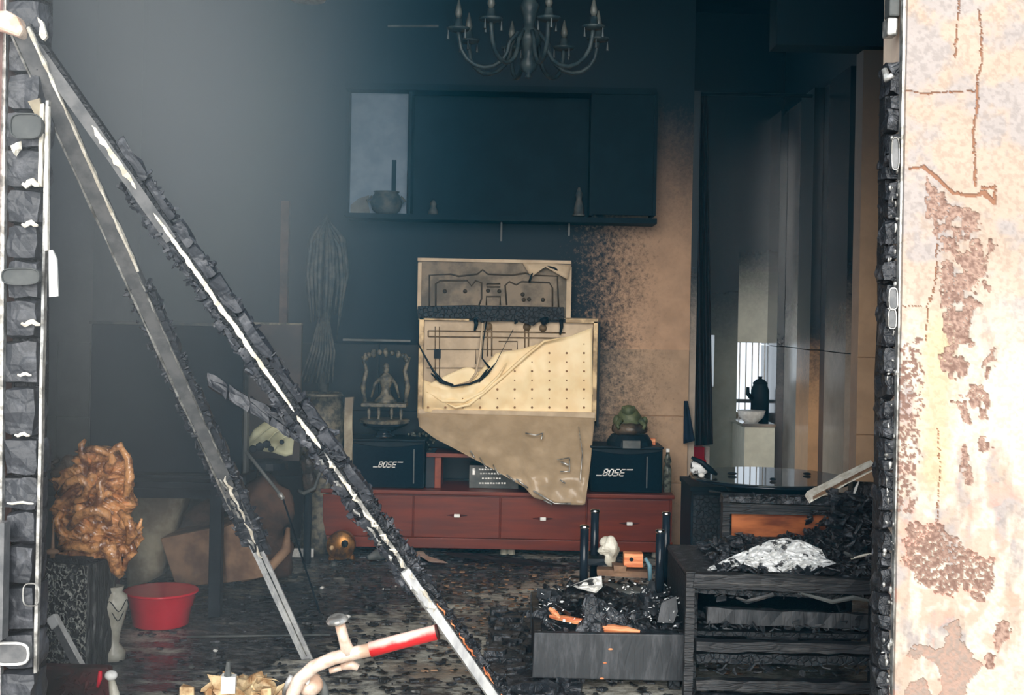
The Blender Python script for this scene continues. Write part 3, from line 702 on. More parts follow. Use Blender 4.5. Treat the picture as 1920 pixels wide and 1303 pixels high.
m = MB(); rpath([(800, 735), (830, 752), (870, 752), (905, 735), (935, 705), (950, 680)], TY - .05, [.002, .008, .010, .009, .007, .002], m, 8); m.build('sheet_fold', 'cream', dif, True)
m = MB()
for i in range(10):
    for j in range(10):
        u = 1095 - 32.5 * i + (j % 2) * 0; v = 628 + 17 * j
        if v > 772 or u < 800: continue
        lim = 614 + (1110 - u) * .30 + (10 if u > 900 else 45)
        if v < lim + 8: continue
        big = j % 2 == 0
        p = P(u, v, TY); yy = ysag((u - 794) / 316, (v - lim) / (778 - lim), u, v)
        p = P(u, v, yy - .004); MB().lathe(p, [(.0065 if big else .004, 0), (.0065 if big else .004, .006)], 8, (0, 1, 0)).build('pin_hole', 'brownspot', dif)
m = MB(); rpath([(783, 642), (795, 665), (812, 695), (830, 716), (850, 722)], TY - .055, [.003, .005, .006, .010, .006], m, 8)
rpath([(808, 700), (826, 716), (850, 724), (880, 720), (900, 712), (914, 692)], TY - .06, [.004, .008, .005, .006, .009, .004], m, 8)
rpath([(912, 603), (906, 640), (904, 672), (918, 690)], TY - .05, [.004, .003, .004, .007], m, 8); rpath([(962, 618), (945, 650), (930, 680), (914, 700), (898, 716)], TY - .05, [.002, .0015, .002, .008, .005], m, 8)
m.build('burnt_edge', 'black', tv, True)
m = MB(); rpath([(905, 605), (900, 660), (892, 700), (880, 716), (855, 722)], TY - .045, [.006, .006, .007, .006, .002], m, 8); m.build('curled_film_strip', 'tvmetal', tv, True)
# hanging translucent film
def yfilm(a, t, u, v): return TY - .04 - .31 * min(1, max(0, (v - 776) / 120)) - .012 * math.sin(a * 11 + t * 3) * t - .030 * noise.noise(Vector((u / 26, v / 30, 4))) * min(1, t * 3) - .018 * abs(noise.noise(Vector((u / 12, v / 18, 9)))) * t - .03 * t
fm = MB().sheet([(783, 774), (860, 776), (950, 778), (1040, 781), (1115, 784)], [(786, 800), (815, 822), (850, 840), (925, 880), (985, 915), (1000, 933), (1050, 946), (1097, 947), (1106, 880)], 64, 30, yfilm, .003)
fm.build('hanging_film', 'film', tv, True)
m = MB()
for pts, r in (([(985, 812), (1005, 816), (1018, 812), (1015, 824)], .004), ([(1045, 862), (1068, 858), (1068, 884), (1050, 884)], .004), ([(900, 858), (912, 878)], .004), ([(925, 872), (935, 890)], .004), ([(950, 890), (965, 902)], .004), ([(1000, 920), (1040, 944), (1070, 944)], .005), ([(1050, 900), (1060, 906)], .004), ([(1052, 866), (1066, 872)], .006), ([(882, 845), (890, 858)], .004), ([(968, 898), (990, 915)], .004), ([(1020, 938), (1035, 946)], .005), ([(1085, 800), (1092, 850), (1088, 900)], .003)):
    m.tube([P(a, b, yfilm(.5, .9, a, b) - .015) for a, b in pts], r, 6)
m.build('film_crease', 'silver', tv, True)
p = P(1110, 793, TY - .03); MB().blob(p, (.012, .01, .012), .1, 10, 10, 6).build('white_melted_bead', 'white', tv, True)
#@@CAB
# ================================================================== low cabinet
CYF = 6.86
def pc(u, v): return P(u, v, CYF)
cab = thing('low_cabinet', 'low red-brown lacquered television cabinet with three white drawer pulls', 'cabinet', (pc(940, 1000).x, 7.05, 0))
cx0, cx1 = pc(604, 960).x, pc(1262, 960).x
ztop = pc(940, 922).z; zbot = pc(940, 1030).z
MB().box((cx0, CYF + .012, zbot), (cx1 - .004, YB - .03, ztop - .022)).build('body', 'red_wood', cab, bevel=.003)
MB().box((cx0 - .01, CYF - .012, ztop - .022), (cx1 + .006, YB - .02, ztop)).build('top_board', 'red_wood', cab, bevel=.004)
MB().box((cx0, CYF - .004, zbot), (cx1, CYF + .011, zbot + .055)).build('plinth_board', 'red_wood', cab, bevel=.003)
us = [604, 775, 938, 1100, 1256]; 
for i in range(4):
    a, b = pc(us[i], 960).x + .003, pc(us[i + 1], 960).x - .003
    dr = MB().box((a, CYF - .004, zbot + .058), (b, CYF + .011, ztop - .03)).build('drawer', 'red_wood', cab, bevel=.003)
    if i:
        hu = (857, 1018, 1180)[i - 1]; hv = (966, 972, 981)[i - 1]; c = pc(hu, hv)
        MB().tube([c + Vector((-.055, -.003, 0)), c + Vector((-.02, -.008, 0)), c + Vector((.02, -.008, 0)), c + Vector((.055, -.003, 0))], [.002, .006, .006, .002], 8).build('handle_mount', 'darkred', dr)
        MB().box((c.x - .016, CYF - .024, c.z - .009), (c.x + .016, CYF - .010, c.z + .009)).build('drawer_pull', 'white', dr, bevel=.003)
for x in (cx0 + .1, 0.02, cx1 - .08, pc(945, 1030).x):
    MB().lathe((x, 6.95, .0), [(.022, 0), (.018, zbot)], 10).build('foot', 'ceramic', cab)
# shelf riser on the cabinet
rs = thing('shelf_riser', 'small orange-brown shelf riser between the speakers', 'shelf', (pc(870, 915).x, 7.05, ztop))
x0, x1 = P(800, 850, 6.95).x, P(1090, 850, 6.95).x; zt = P(870, 850, 6.95).z
MB().box((x0, 6.93, zt - .022), (x1, 7.22, zt)).build('board', 'red_wood', rs, bevel=.003)
for u in (821, 1075):
    x = P(u, 880, 6.95).x; MB().box((x - .018, 6.95, ztop), (x + .018, 7.18, zt - .022)).build('upright', 'red_wood_lt', rs, bevel=.003)
# amplifier box with printed lines
bx = thing('player_box', 'dark grey box with rows of faint print under the shelf riser', 'box', (P(925, 915, 7.0).x, 7.0, ztop))
a = P(880, 872, 6.98); b = P(972, 914, 6.98)
MB().box((a.x, 6.98, ztop), (b.x, 7.15, a.z)).build('casing', 'grey', bx, bevel=.003)
m = MB()
for r_, (v, u0, u1) in enumerate(((880, 898, 950), (888, 900, 945), (897, 904, 938), (906, 898, 948))):
    u = u0
    while u < u1: m.boxpx(u, v - 1.3, u + 3.4, v + 1.3, 6.977, .004); u += 5.2
m.boxpx(886, 878, 891, 890, 6.976, .005); m.build('printed_lines', 'silver', bx)
# ---- speakers
GL = {'B': ([(0, 0), (0, 7), (4, 7), (5, 6), (5, 4.5), (4, 3.7), (5, 3), (5, 1), (4, 0)], [[(1.4, 1.2), (1.4, 3), (3.6, 3), (3.6, 1.2)], [(1.4, 4.3), (1.4, 5.8), (3.6, 5.8), (3.6, 4.3)]])}
def logo(par, c, width, Y, skew=.25):
    """B O S E in slanted strokes with a streak at each side, as flat raised letters"""
    m = MB(); h = width * .105; lw = width * .155; th = h * .30; x = c.x - width * .33
    def stroke(x0, z0, x1, z1):
        sx = lambda q, z: q + skew * z * 1.3
        m.prism([Vector((sx(x0, z0), Y, c.z + z0)), Vector((sx(x1, z0), Y, c.z + z0)), Vector((sx(x1, z1), Y, c.z + z1)), Vector((sx(x0, z1), Y, c.z + z1))], (0, .006, 0))
    H_ = h
    for ch in 'BOSE':
        e = x + lw * .86; md = 0
        if ch in 'BO': stroke(x, -H_, x + th, H_); stroke(e - th, -H_, e, H_)
        if ch == 'E': stroke(x, -H_, x + th, H_)
        if ch == 'S': stroke(x, 0, x + th, H_); stroke(e - th, -H_, e, 0)
        stroke(x, -H_, e, -H_ + th); stroke(x, H_ - th, e, H_)
        if ch in 'BSE': stroke(x, -th / 2, e, th / 2)
        x += lw
    stroke(c.x - width * .5, -H_, c.x - width * .34, -H_ + th); stroke(c.x + width * .30, H_ - th, c.x + width * .48, H_)
    return m.build('letters', 'letters', par)
def speaker(name, label, u0, u1, v0, v1, Y, lu, lv, lw, side):
    a = P(u0, v0, Y); b = P(u1, v1, Y); zt = a.z
    t = thing(name, label, 'speaker', ((a.x + b.x) / 2, Y + .1, ztop))
    m = MB(); m.box((a.x, Y + .02, ztop + .001), (b.x, Y + .26, zt)); m.build('cabinet', 'black', t, bevel=.006)
    W = b.x - a.x
    pts = [Vector((a.x + .008, Y, ztop + .012)), Vector((b.x - .008, Y, ztop + .012)), Vector((b.x - .008, Y, zt - .012))]
    for k in range(9):
        f = 1 - k / 8; pts.append(Vector((a.x + .02 + (W - .04) * f, Y, zt - .014 - .018 * math.sin(math.pi * f))))
    pts.append(Vector((a.x + .008, Y, zt - .012)))
    g = MB(); g.prism(pts, (0, .019, 0)); gr = g.build('grille', 'speaker_cloth', t)
    xs = a.x + W * side; MB().box((xs - .003, Y - .003, ztop + .03), (xs + .003, Y, zt - .04)).build('grille_ridge', 'grey', gr)
    logo(gr, P(lu, lv, Y - .004), lw * S(Y), Y - .006)
    MB().box((a.x - .004, Y - .005, zt), (b.x + .004, Y + .26, zt + .012)).build('top_cap', 'black', t, bevel=.005)
    return t
speaker('speaker', 'black loudspeaker at the left end of the cabinet, below the carved shrine', 655, 795, 826, 912, 6.90, 728, 871, 54, .86)
speaker('speaker', 'black loudspeaker at the right end of the cabinet, below the green toad', 1108, 1242, 840, 924, 6.90, 1153, 886, 66, .78)
o = MB(); o.box((P(797, 900, 6.93).x, 6.95, ztop), (P(815, 900, 6.93).x, 7.15, P(800, 848, 6.93).z)); tag(o.build('small_black_box', 'black_gloss', bevel=.004), 'narrow black box squeezed beside the left loudspeaker', 'box')
# bottles
for (u, v, r, c, lab) in ((1252, 862, .022, 'bottle', 'dusty clear bottle standing right of the right loudspeaker'),):
    t = thing('glass_bottle', lab, 'bottle', (P(u, v, 6.98).x, 6.98, ztop)); x = P(u, v, 6.98).x; zt = P(u, 845, 6.98).z; h = zt - ztop
    MB().lathe((x, 6.98, ztop), [(.0, 0), (r, 0), (r, h * .55), (r * .6, h * .68), (r * 1.0, h * .75), (r * .5, h * .9), (r * .4, h * .97)], 14).build('body', 'bottle', t, True)
    MB().lathe((x, 6.98, ztop + h * .97), [(r * .5, 0), (r * .5, h * .08)], 10).build('cap', 'white', t)
# toad on base
sz = P(1180, 838, 6.98).z + .004
tt = thing('stone_toad', 'green stone toad figure on a dark plinth on the right loudspeaker', 'figurine', (P(1180, 838, 7.0).x, 7.0, sz))
c = P(1180, 838, 7.0).x; k = S(7.0); z0 = sz
MB().lathe((c, 7.0, z0), [(44 * k, 0), (42 * k, 10 * k), (34 * k, 22 * k)], 20).build('plinth', 'black', tt, bevel=.002)
MB().box((c - 16 * k, 7.0 - 46 * k, z0), (c + 16 * k, 7.0 - 34 * k, z0 + 14 * k)).build('nameplate', 'grey', tt)
m = MB(); m.blob((c, 7.0, z0 + 32 * k), (34 * k, 28 * k, 16 * k), .12, 30, 18, 10, 1); m.build('rock', 'gold_dk', tt, True)
m = MB(); m.blob((c - 2 * k, 7.0, z0 + 52 * k), (24 * k, 22 * k, 20 * k), .12, 30, 18, 10, 2); m.blob((c - 4 * k, 6.98, z0 + 66 * k), (14 * k, 16 * k, 11 * k), .08, 30, 14, 8, 3)
for sg in (-1, 1):
    m.blob((c + sg * 25 * k, 6.98, z0 + 48 * k), (8 * k, 10 * k, 9 * k), .15, 30, 10, 7, 5); m.blob((c + sg * 9 * k - 4 * k, 6.965, z0 + 72 * k), 4 * k, 0, 1, 8, 6)
    m.tube([(c + sg * 18 * k, 6.95, z0 + 50 * k), (c + sg * 26 * k, 6.93, z0 + 40 * k), (c + sg * 22 * k, 6.92, z0 + 34 * k)], [6 * k, 4 * k, 3 * k], 8)
m.build('toad', 'green_stone', tt, True)
m = MB(); m.boxpx(1217, 822, 1229, 836, 7.02, .03); tag(m.build('orange_box', 'raw_orange', bevel=.002), 'tiny orange box behind the right loudspeaker', 'box')
# ---- carved shrine with figure on left speaker
sz = P(722, 822, 6.98).z + .01
sh = thing('carved_shrine', 'sooty carved wooden shrine with a small robed figure on the left loudspeaker', 'shrine', (P(720, 820, 7.0).x, 7.0, sz))
c = P(720, 820, 7.0).x; k = S(7.0)
M['shrine'] = surf('sooty_carved_wood', lin(122, 114, 98), lin(56, 58, 56), .5, scale=30)
MB().lathe((c, 7.0, sz), [(22 * k, 0), (16 * k, 4 * k), (14 * k, 8 * k), (30 * k, 16 * k), (44 * k, 22 * k), (46 * k, 30 * k), (43 * k, 30 * k), (38 * k, 25 * k)], 26).build('bowl_stand', 'black_gloss', sh, True)
MB().lathe((c, 7.0, sz - .003), [(17 * k, 0), (17 * k, 3 * k)], 16).build('stand_foot', 'brass', sh)
zb = sz + 30 * k
MB().lathe((c, 7.0, zb - 4 * k), [(46 * k, 0), (48 * k, 5 * k), (44 * k, 7 * k)], 26).build('platform', 'shrine', sh)
for dx in (-28, -10, 14, 32): MB().lathe((c + dx * k, 6.97, zb), [(4 * k, 0), (2.4 * k, 6 * k), (3.4 * k, 14 * k), (2.6 * k, 26 * k)], 8).build('leg', 'shrine', sh, True)
MB().box((c - 42 * k, 6.93, zb + 26 * k), (c + 42 * k, 7.07, zb + 33 * k)).build('table_board', 'shrine', sh, bevel=.004)
zf = zb + 33 * k
fig = MB().lathe((c + 2 * k, 6.99, zf), [(22 * k, 0), (20 * k, 6 * k), (11 * k, 14 * k), (8 * k, 26 * k), (12 * k, 38 * k), (14 * k, 46 * k), (7 * k, 54 * k), (3 * k, 57 * k)], 16).build('robed_figure', 'shrine', sh, True)
MB().blob((c + 2 * k, 6.985, zf + 62 * k), (5.5 * k, 6 * k, 7 * k), .05, 20, 12, 8).build('head', 'shrine', fig, True)
MB().lathe((c + 2 * k, 6.99, zf + 67 * k), [(6 * k, 0), (5 * k, 4 * k), (1 * k, 8 * k)], 10).build('headdress', 'shrine', fig)
for sg in (-1, 1): MB().tube([(c + 2 * k + sg * 12 * k, 6.98, zf + 44 * k), (c + 2 * k + sg * 20 * k, 6.96, zf + 34 * k), (c + 2 * k + sg * 26 * k, 6.97, zf + 10 * k)], [4 * k, 3 * k, 2 * k], 8).build('sleeve', 'shrine', fig, True)
for sg in (-1, 1):
    MB().tube([(c + sg * 38 * k, 7.02, zf), (c + sg * 42 * k, 7.02, zf + 30 * k), (c + sg * 36 * k, 7.02, zf + 60 * k), (c + sg * 44 * k, 7.02, zf + 86 * k)], [4 * k, 5 * k, 4 * k, 3 * k], 8).build('carved_column', 'shrine', sh, True)
m = MB()
for i in range(11):
    a = math.pi * i / 10; m.blob((c + math.cos(a) * 40 * k, 7.02, zf + (80 + math.sin(a) * 14) * k), (5 * k, 6 * k, (5 + 3 * (i % 2)) * k), .2, 40, 8, 6, i)
m.build('carved_canopy', 'shrine', sh, True)
MB().box((P(635, 637, 7.05).x, 7.22, P(700, 640, 7.22).z), (P(765, 637, 7.05).x, 7.29, P(700, 636, 7.22).z)).build('wall_ledge', 'grey', sh)
# crystals tumbled next to it
m = MB()
for i in range(46):
    u = R.uniform(765, 815); v = R.uniform(800, 848) if u > 790 else R.uniform(812, 822); p = P(u, v, 7.05 + R.random() * .1)
    if u > 797: p.z = max(min(p.z, P(u, 838, 7.05).z), zt_ if False else p.z)
    m.blob(p, R.uniform(.005, .011), .3, 40, 6, 4, i)
o = tag(m.build('crystal_beads', 'bottle', None, True), 'heap of dusty glass beads between the shrine and the television', 'beads', kind='stuff')
# burnt drooping palm in a pot
pp = P(604, 800, 6.95)
pm = thing('burnt_palm', 'tall burnt potted palm with drooping leaves left of the television', 'plant', (pp.x, 6.95, 0))
M['palm'] = surf('sooty_leaf', lin(80, 80, 76), lin(44, 54, 58), .6, scale=20)
zt = P(604, 402, 6.95).z; zp = P(604, 700, 6.95).z
MB().tube([(pp.x, 6.97, zp - .1), (pp.x + .01, 6.97, (zp + zt) / 2), (pp.x, 6.97, zt)], [.03, .022, .006], 8).build('trunk', 'palm', pm, True)
for i in range(26):
    a = 2 * math.pi * i / 26 + R.uniform(-.1, .1); r = R.uniform(.06, .125); z1 = R.uniform(.45, 1.0)
    zs = zt - R.uniform(0, .10); p0 = Vector((pp.x, 6.97, zs)); 
    p1 = Vector((pp.x + math.cos(a) * r * .8, 6.97 + math.sin(a) * r * .6, zs - .12)); p2 = Vector((pp.x + math.cos(a) * r, 6.97 + math.sin(a) * r * .8, zs - .30)); p3 = Vector((pp.x + math.cos(a) * r * .75, 6.97 + math.sin(a) * r * .7, zs - .30 - .35 * z1))
    MB().tube([p0, p1, p2, p3], [.004, .013, .012, .002], 5).build('leaf', 'palm', pm, True)
for i in range(9):
    x = pp.x + (i - 4) * .016; MB().tube([(x * .4 + pp.x * .6, 6.93, zp + .30), (x, 6.91, zp + .12), (x + (i - 4) * .006 - .03, 6.90, zp - .05)], [.004, .007, .004], 5).build('leaf', 'palm', pm, True)
MB().lathe((pp.x, 6.95, 0), [(.10, 0), (.11, .04), (.09, .28), (.115, .52), (.12, .74), (.10, .86), (.115, zp - .12), (.10, zp - .12), (.09, zp - .16)], 24).build('pot', 'shrine', pm, True)
# pale pipe/board beside speaker and dark blue panel
m = MB(); m.bar(P(652, 912, 6.82) , P(655, 745, 6.95), (.022, 0, 0), (0, .012, 0), 6, .004); q = m.build('leaning_board', 'tan_sack'); tag(q, 'pale sooty board leaning upright left of the left loudspeaker', 'board')

# ================================================================== wall cabinet high on the back wall
WY = 7.06
wc = thing('wall_cabinet', 'soot-blackened wall cabinet high on the back wall with one pale panel', 'cabinet', (P(940, 412, WY).x, 7.2, P(940, 412, WY).z))
MB().boxpx(648, 160, 1232, 172, WY, .23).build('top_board', 'soot_panel', wc); MB().boxpx(648, 404, 1232, 414, WY, .23).build('bottom_board', 'soot_panel', wc)
for u in (650, 768, 1110, 1229): MB().boxpx(u - 3, 172, u + 3, 404, WY, .23).build('divider', 'soot_panel', wc)
MB().boxpx(657, 175, 764, 401, WY + .10, .02).build('pale_panel', 'shelf_pale', wc)
MB().polypx([(657, 401), (657, 385), (672, 372), (692, 366), (690, 380), (694, 401)], WY + .09, .008).build('corner_patch', 'grey', wc)  # grey patch over the lower left corner of the pale panel
MB().boxpx(734, 300, 742, 401, WY + .09, .01).build('panel_strip', 'soot_panel', wc)
MB().boxpx(771, 172, 1107, 404, WY + .17, .02).build('back_panel', 'soot_panel', wc)
MB().boxpx(1113, 173, 1226, 403, WY + .02, .02).build('door', 'soot_panel', wc)
k = S(WY)
p = P(724, 402, WY + .04); t = thing('offering_pot', 'dark squat pot on the wall cabinet in front of the pale panel', 'pot', p)
MB().lathe(p, [(18 * k, 0), (26 * k, 8 * k), (30 * k, 20 * k), (26 * k, 34 * k), (22 * k, 40 * k), (25 * k, 43 * k), (20 * k, 43 * k), (18 * k, 36 * k)], 20).build('body', 'palm', t, True)
for sg in (-1, 1): MB().tube([p + Vector((sg * 27 * k, 0, 20 * k)), p + Vector((sg * 36 * k, 0, 26 * k)), p + Vector((sg * 27 * k, 0, 34 * k))], 2.5 * k, 6).build('handle', 'palm', t, True)
for (u, h, lab) in ((812, 30, 'small sooty figurine at the left of the dark middle bay'), (1085, 54, 'tall narrow sooty vase beside the dark door of the wall cabinet')):
    p = P(u, 405, WY + .06); t = thing('sooty_figurine', lab, 'figurine', p)
    MB().lathe(p, [(10 * k, 0), (9 * k, h * .3 * k), (5 * k, h * .6 * k), (7 * k, h * .75 * k), (2 * k, h * k)], 12).build('body', 'palm', t, True)
    MB().lathe(p, [(12 * k, 0), (12 * k, 3 * k)], 12).build('foot', 'palm', t)
for (u, v0, v1, lab) in ((940, 414, 452, 'thin pale strip hanging below the middle of the wall cabinet'), (1067, 418, 442, 'short pale strip hanging below the right of the wall cabinet')):
    m = MB(); m.boxpx(u - 1.6, v0, u + 1.6, v1, WY + .1, .004); tag(m.build('hanging_strip', 'grey'), lab, 'strip')
# ================================================================== chandelier
CHY = 5.05; k = S(CHY); cc = P(992, 75, CHY)
ch = thing('chandelier', 'sooted glass candle-arm chandelier hanging in the dark upper room', 'chandelier', (cc.x, CHY, cc.z))
def pz(v): return P(992, v, CHY).z
MB().lathe((cc.x, CHY, pz(147)), [(.003, 0), (.014, 3 * k), (.006, 8 * k), (.03, 16 * k), (.036, 26 * k), (.02, 40 * k), (.03, 56 * k), (.05, 70 * k), (.045, 84 * k), (.02, 96 * k), (.028, 120 * k), (.04, 136 * k), (.02, 150 * k), (.012, 180 * k)], 18).build('centre_column', 'grey_glass', ch, True)
MB().tube([(cc.x, CHY, pz(-30)), (cc.x, CHY, ZC)], .008, 6).build('hanging_rod', 'grey_glass', ch)
MB().lathe((cc.x, CHY, ZC - .04), [(.07, 0), (.05, .04)], 16).build('ceiling_rose', 'grey_glass', ch)
for i in range(8):
    a = math.radians(45 * i + 14); dx, dy = math.cos(a), math.sin(a)
    def q(r, v): return Vector((cc.x + dx * r, CHY + dy * r, pz(v)))
    pts = [q(.045, 62)] + [q(.18 - .10 * math.cos(math.pi * t / 8), 82 + 50 * math.sin(math.pi * t / 8)) for t in range(0, 9)] + [q(.285, 66)]
    am = MB().tube(pts, .0085, 8).build('arm', 'grey_glass', ch, True)
    b = q(.285, 70)
    MB().lathe(b, [(.012, 0), (.04, .006), (.046, .016), (.018, .014), (.014, .05), (.012, .052)], 14).build('drip_pan', 'grey_glass', am, True)
    MB().lathe(b + Vector((0, 0, .052)), [(.008, 0), (.015, .018), (.012, .036), (.002, .075)], 10).build('flame_bulb', 'flame', am, True)
    for j in range(3):
        aa = a + j * 2.1; MB().tube([b + Vector((math.cos(aa) * .04, math.sin(aa) * .04, .006)), b + Vector((math.cos(aa) * .04, math.sin(aa) * .04, -.03))], [.002, .006], 6).build('pendant_drop', 'grey_glass', am)
m = MB(); m.tube([P(727, 49, 6.2), P(822, 49, 6.2)], .006, 6); tag(m.build('ceiling_rail', 'grey'), 'thin grey rail in the dark left of the chandelier', 'rail')
m = MB(); p = P(578, -12, 5.6); m.lathe(p, [(.02, -.02), (.075, -.03), (.085, 0), (.02, .03)], 20); m.lathe((p.x, p.y, p.z), [(.008, .02), (.008, ZC - p.z)], 6); tag(m.build('ceiling_lamp', 'pinkwhite', None, True), 'pale underside of a ceiling lamp at the top edge', 'lamp')
#@@RIGHTBACK
# ================================================================== passage items
def ycur(a, t, u, v): return 7.85 + .03 * math.sin(a * 16) + .01 * t
cu = thing('dark_curtain', 'dark maroon curtain hanging in the passage right of the cream pillar', 'curtain', P(1315, 540, 7.85))
MB().sheet([(1303, 180), (1326, 180)], [(1304, 836), (1337, 833)], 24, 20, ycur, .01).build('cloth', 'cloth_dark', cu, True)
MB().tube([(1.02, 7.86, P(1310, 176, 7.86).z), (1.89, 7.86, P(1310, 176, 7.86).z)], .012, 8).build('rod', 'black', cu)
m = MB(); m.sheet([(1283, 752), (1290, 752)], [(1282, 832), (1303, 826)], 8, 8, lambda a, t, u, v: 7.22 + .015 * math.sin(a * 6), .02); tag(m.build('blue_cloth', 'cloth_blue', None, True), 'dark blue cloth hanging at the edge of the cream pillar', 'cloth')
p = P(1310, 850, 8.2); m = MB(); m.boxpx(1296, 838, 1321, 864, 8.2, .12); m.box((p.x - .05, 8.2, 0), (p.x + .05, 8.3, p.z - .04)); tag(m.build('red_stool', 'red_plastic', bevel=.006), 'red plastic stool glimpsed below the dark curtain', 'stool')
m = MB(); m.boxpx(1322, 838, 1330, 905, 8.25, .03); tag(m.build('white_board', 'white'), 'narrow white board beside the red stool', 'board')
# kettle-like black pot seen against the far window, on a counter
cz = P(1420, 790, 8.7).z
ct = thing('steel_counter', 'low steel counter with bright edge at the end of the passage', 'counter', (1.6, 8.8, 0))
MB().box((1.56, 8.5, 0), (1.76, 8.98, cz - .02)).build('body', 'far_wall', ct); MB().box((1.54, 8.48, cz - .02), (1.76, 8.99, cz)).build('top', 'chrome', ct)
k = S(8.8); p = P(1424, 790, 8.8); p.z = cz
t = thing('black_kettle', 'black tall pot standing dark against the bright far window', 'pot', p)
MB().lathe(p, [(17 * k, 0), (17 * k, 56 * k), (13 * k, 66 * k), (14 * k, 70 * k)], 18).build('body', 'black', t, True)
MB().lathe(p + Vector((0, 0, 70 * k)), [(14 * k, 0), (8 * k, 6 * k), (3 * k, 8 * k), (4 * k, 12 * k)], 12).build('lid', 'black', t, True)
MB().tube([p + Vector((-15 * k, -.02, 40 * k)), p + Vector((-24 * k, -.02, 50 * k)), p + Vector((-24 * k, -.02, 62 * k))], [5 * k, 4 * k, 3 * k], 8).build('spout', 'black', t, True)
p = P(1408, 800, 8.6); p.z = cz
m = MB(); m.lathe(p, [(12 * k, 0), (22 * k, 10 * k), (26 * k, 22 * k), (24 * k, 22 * k)], 18); tag(m.build('white_bowl', 'white', None, True), 'white bowl on the low steel counter by the far window', 'bowl')
# ---- round glass table
gc = P(1442, 892, 5.75); gz = .60
gt = thing('glass_table', 'round dark-glass table with black rim behind the burnt armchair', 'table', (gc.x, 5.75, 0))
MB().lathe((gc.x, 5.75, gz - .012), [(.345, 0), (.345, .010)], 56).build('glass_top', 'glass', gt)
MB().lathe((gc.x, 5.75, gz - .020), [(.352, 0), (.358, .006), (.352, .014), (.338, .014), (.338, 0)], 56).build('rim', 'black_gloss', gt, True)
MB().lathe((gc.x, 5.75, 0), [(.22, 0), (.22, .02), (.16, .05), (.16, .5), (.22, .575)], 32).build('pedestal', 'black', gt, True)
m = MB(); m.tube([P(1330, 920, 5.6), P(1420, 928, 5.42), P(1470, 930, 5.45)], .006, 6); m.build('support_ring', 'chrome', gt)
t = thing('melted_plastic_lump', 'black and white melted plastic lump on the left edge of the glass table', 'debris', (P(1318, 890, 5.75).x, 5.75, gz))
k = S(5.75)
def onz(u, Y, z): q = P(u, 800, Y); return Vector((q.x, Y, z))
m = MB(); m.blob(onz(1312, 5.72, gz + 14 * k), (18 * k, 16 * k, 15 * k), .35, 20, 16, 10, 4); m.build('white_part', 'ash', t, True)
m = MB(); m.tube([onz(1298, 5.68, gz + 34 * k), onz(1318, 5.66, gz + 26 * k), onz(1334, 5.66, gz + 12 * k), onz(1345, 5.68, gz + 4 * k)], [3 * k, 5 * k, 6 * k, 3 * k], 8); m.build('black_part', 'black', t, True)
m = MB(); m.blob(onz(1317, 5.62, gz + 5 * k), (6 * k, 5 * k, 4.5 * k), .1, 20, 8, 6); m.build('bright_chip', 'white', t, True)
for (u, dy, lab) in ((1376, .05, 'dark crumb left of centre on the glass table'), (1452, -.12, 'dark curled scrap near the front of the glass table'), (1515, .1, 'dark scrap on the right of the glass table')):
    m = MB(); p = onz(u, 5.7 + dy, gz + .006); m.blob(p, (.02, .015, .007), .4, 30, 10, 6, u); tag(m.build('burnt_scrap', 'black', None, True), lab, 'debris')
# black cabinet left of it
m = MB(); a = P(1296, 905, 5.95)
bc = thing('black_cabinet', 'soot-black low cabinet between the cream pillar and the burnt armchair', 'cabinet', (a.x + .08, 6.1, 0))
MB().box((a.x, 5.95, 0), (a.x + .20, 6.3, .50)).build('body', 'black', bc, bevel=.004); MB().box((a.x - .006, 5.93, .50), (a.x + .206, 6.31, .52)).build('top', 'black', bc); MB().box((a.x + .01, 5.935, .05), (a.x + .19, 5.949, .48)).build('door', 'char_dark', bc)
m = MB(); m.tube([FL(1293, 1052, .12), FL(1310, 1043, .14), FL(1345, 1048, .12)], .014, 8); m.box((FL(1293, 1075).x, FL(1300, 1075).y, 0), (FL(1345, 1075).x, FL(1300, 1075).y + .1, .12)); tag(m.build('burnt_log', 'cardboard', None, True), 'brown half-burnt piece of wood in front of the black cabinet', 'wood piece')
#@@LEFT
# ================================================================== left: table, panel, bags
TZ = .57
xa = P(406, 1000, 5.42).x
tb = thing('black_table', 'soot-black table along the left wall under the dark screen', 'table', (-1.6, 5.8, 0))
MB().box((-2.12, 5.38, TZ - .03), (xa + .035, 6.28, TZ)).build('tabletop', 'black', tb, bevel=.004)
MB().box((-2.08, 5.42, TZ - .075), (xa, 5.44, TZ - .03)).build('apron', 'black', tb)
for x, y in ((xa, 5.42), (xa - .01, 6.2), (-2.05, 5.42), (-2.05, 6.2)): MB().box((x - .026, y - .026, 0), (x + .026, y + .026, TZ - .03)).build('leg', 'black', tb, bevel=.004)
sc = thing('dark_screen', 'large dark blank screen standing on the black table at left', 'screen', (-1.5, 5.6, TZ))
a = P(172, 607, 5.58); b = P(452, 905, 5.58)
MB().box((a.x, 5.58, TZ + .012), (b.x, 5.62, a.z)).build('panel', 'soot_panel', sc, bevel=.004)
MB().box((a.x - .008, 5.57, a.z), (b.x + .008, 5.63, a.z + .012)).build('top_edge', 'palm', sc); MB().box((a.x + .1, 5.50, TZ), (b.x - .1, 5.70, TZ + .012)).build('base', 'black', sc)
t = thing('brown_board', 'sooty brown board standing behind the beams at the table end', 'board', (P(510, 700, 6.4).x, 6.4, TZ))
M['brownboard'] = surf('sooty_brown_board', lin(70, 62, 60), lin(50, 50, 52), .5, scale=5)
a = P(468, 608, 6.22); b = P(562, 800, 6.22); MB().box((a.x, 6.22, TZ), (b.x, 6.26, a.z)).build('panel', 'brownboard', t); MB().box((a.x, 6.215, a.z), (b.x, 6.265, a.z + .01)).build('edge', 'shrine', t)
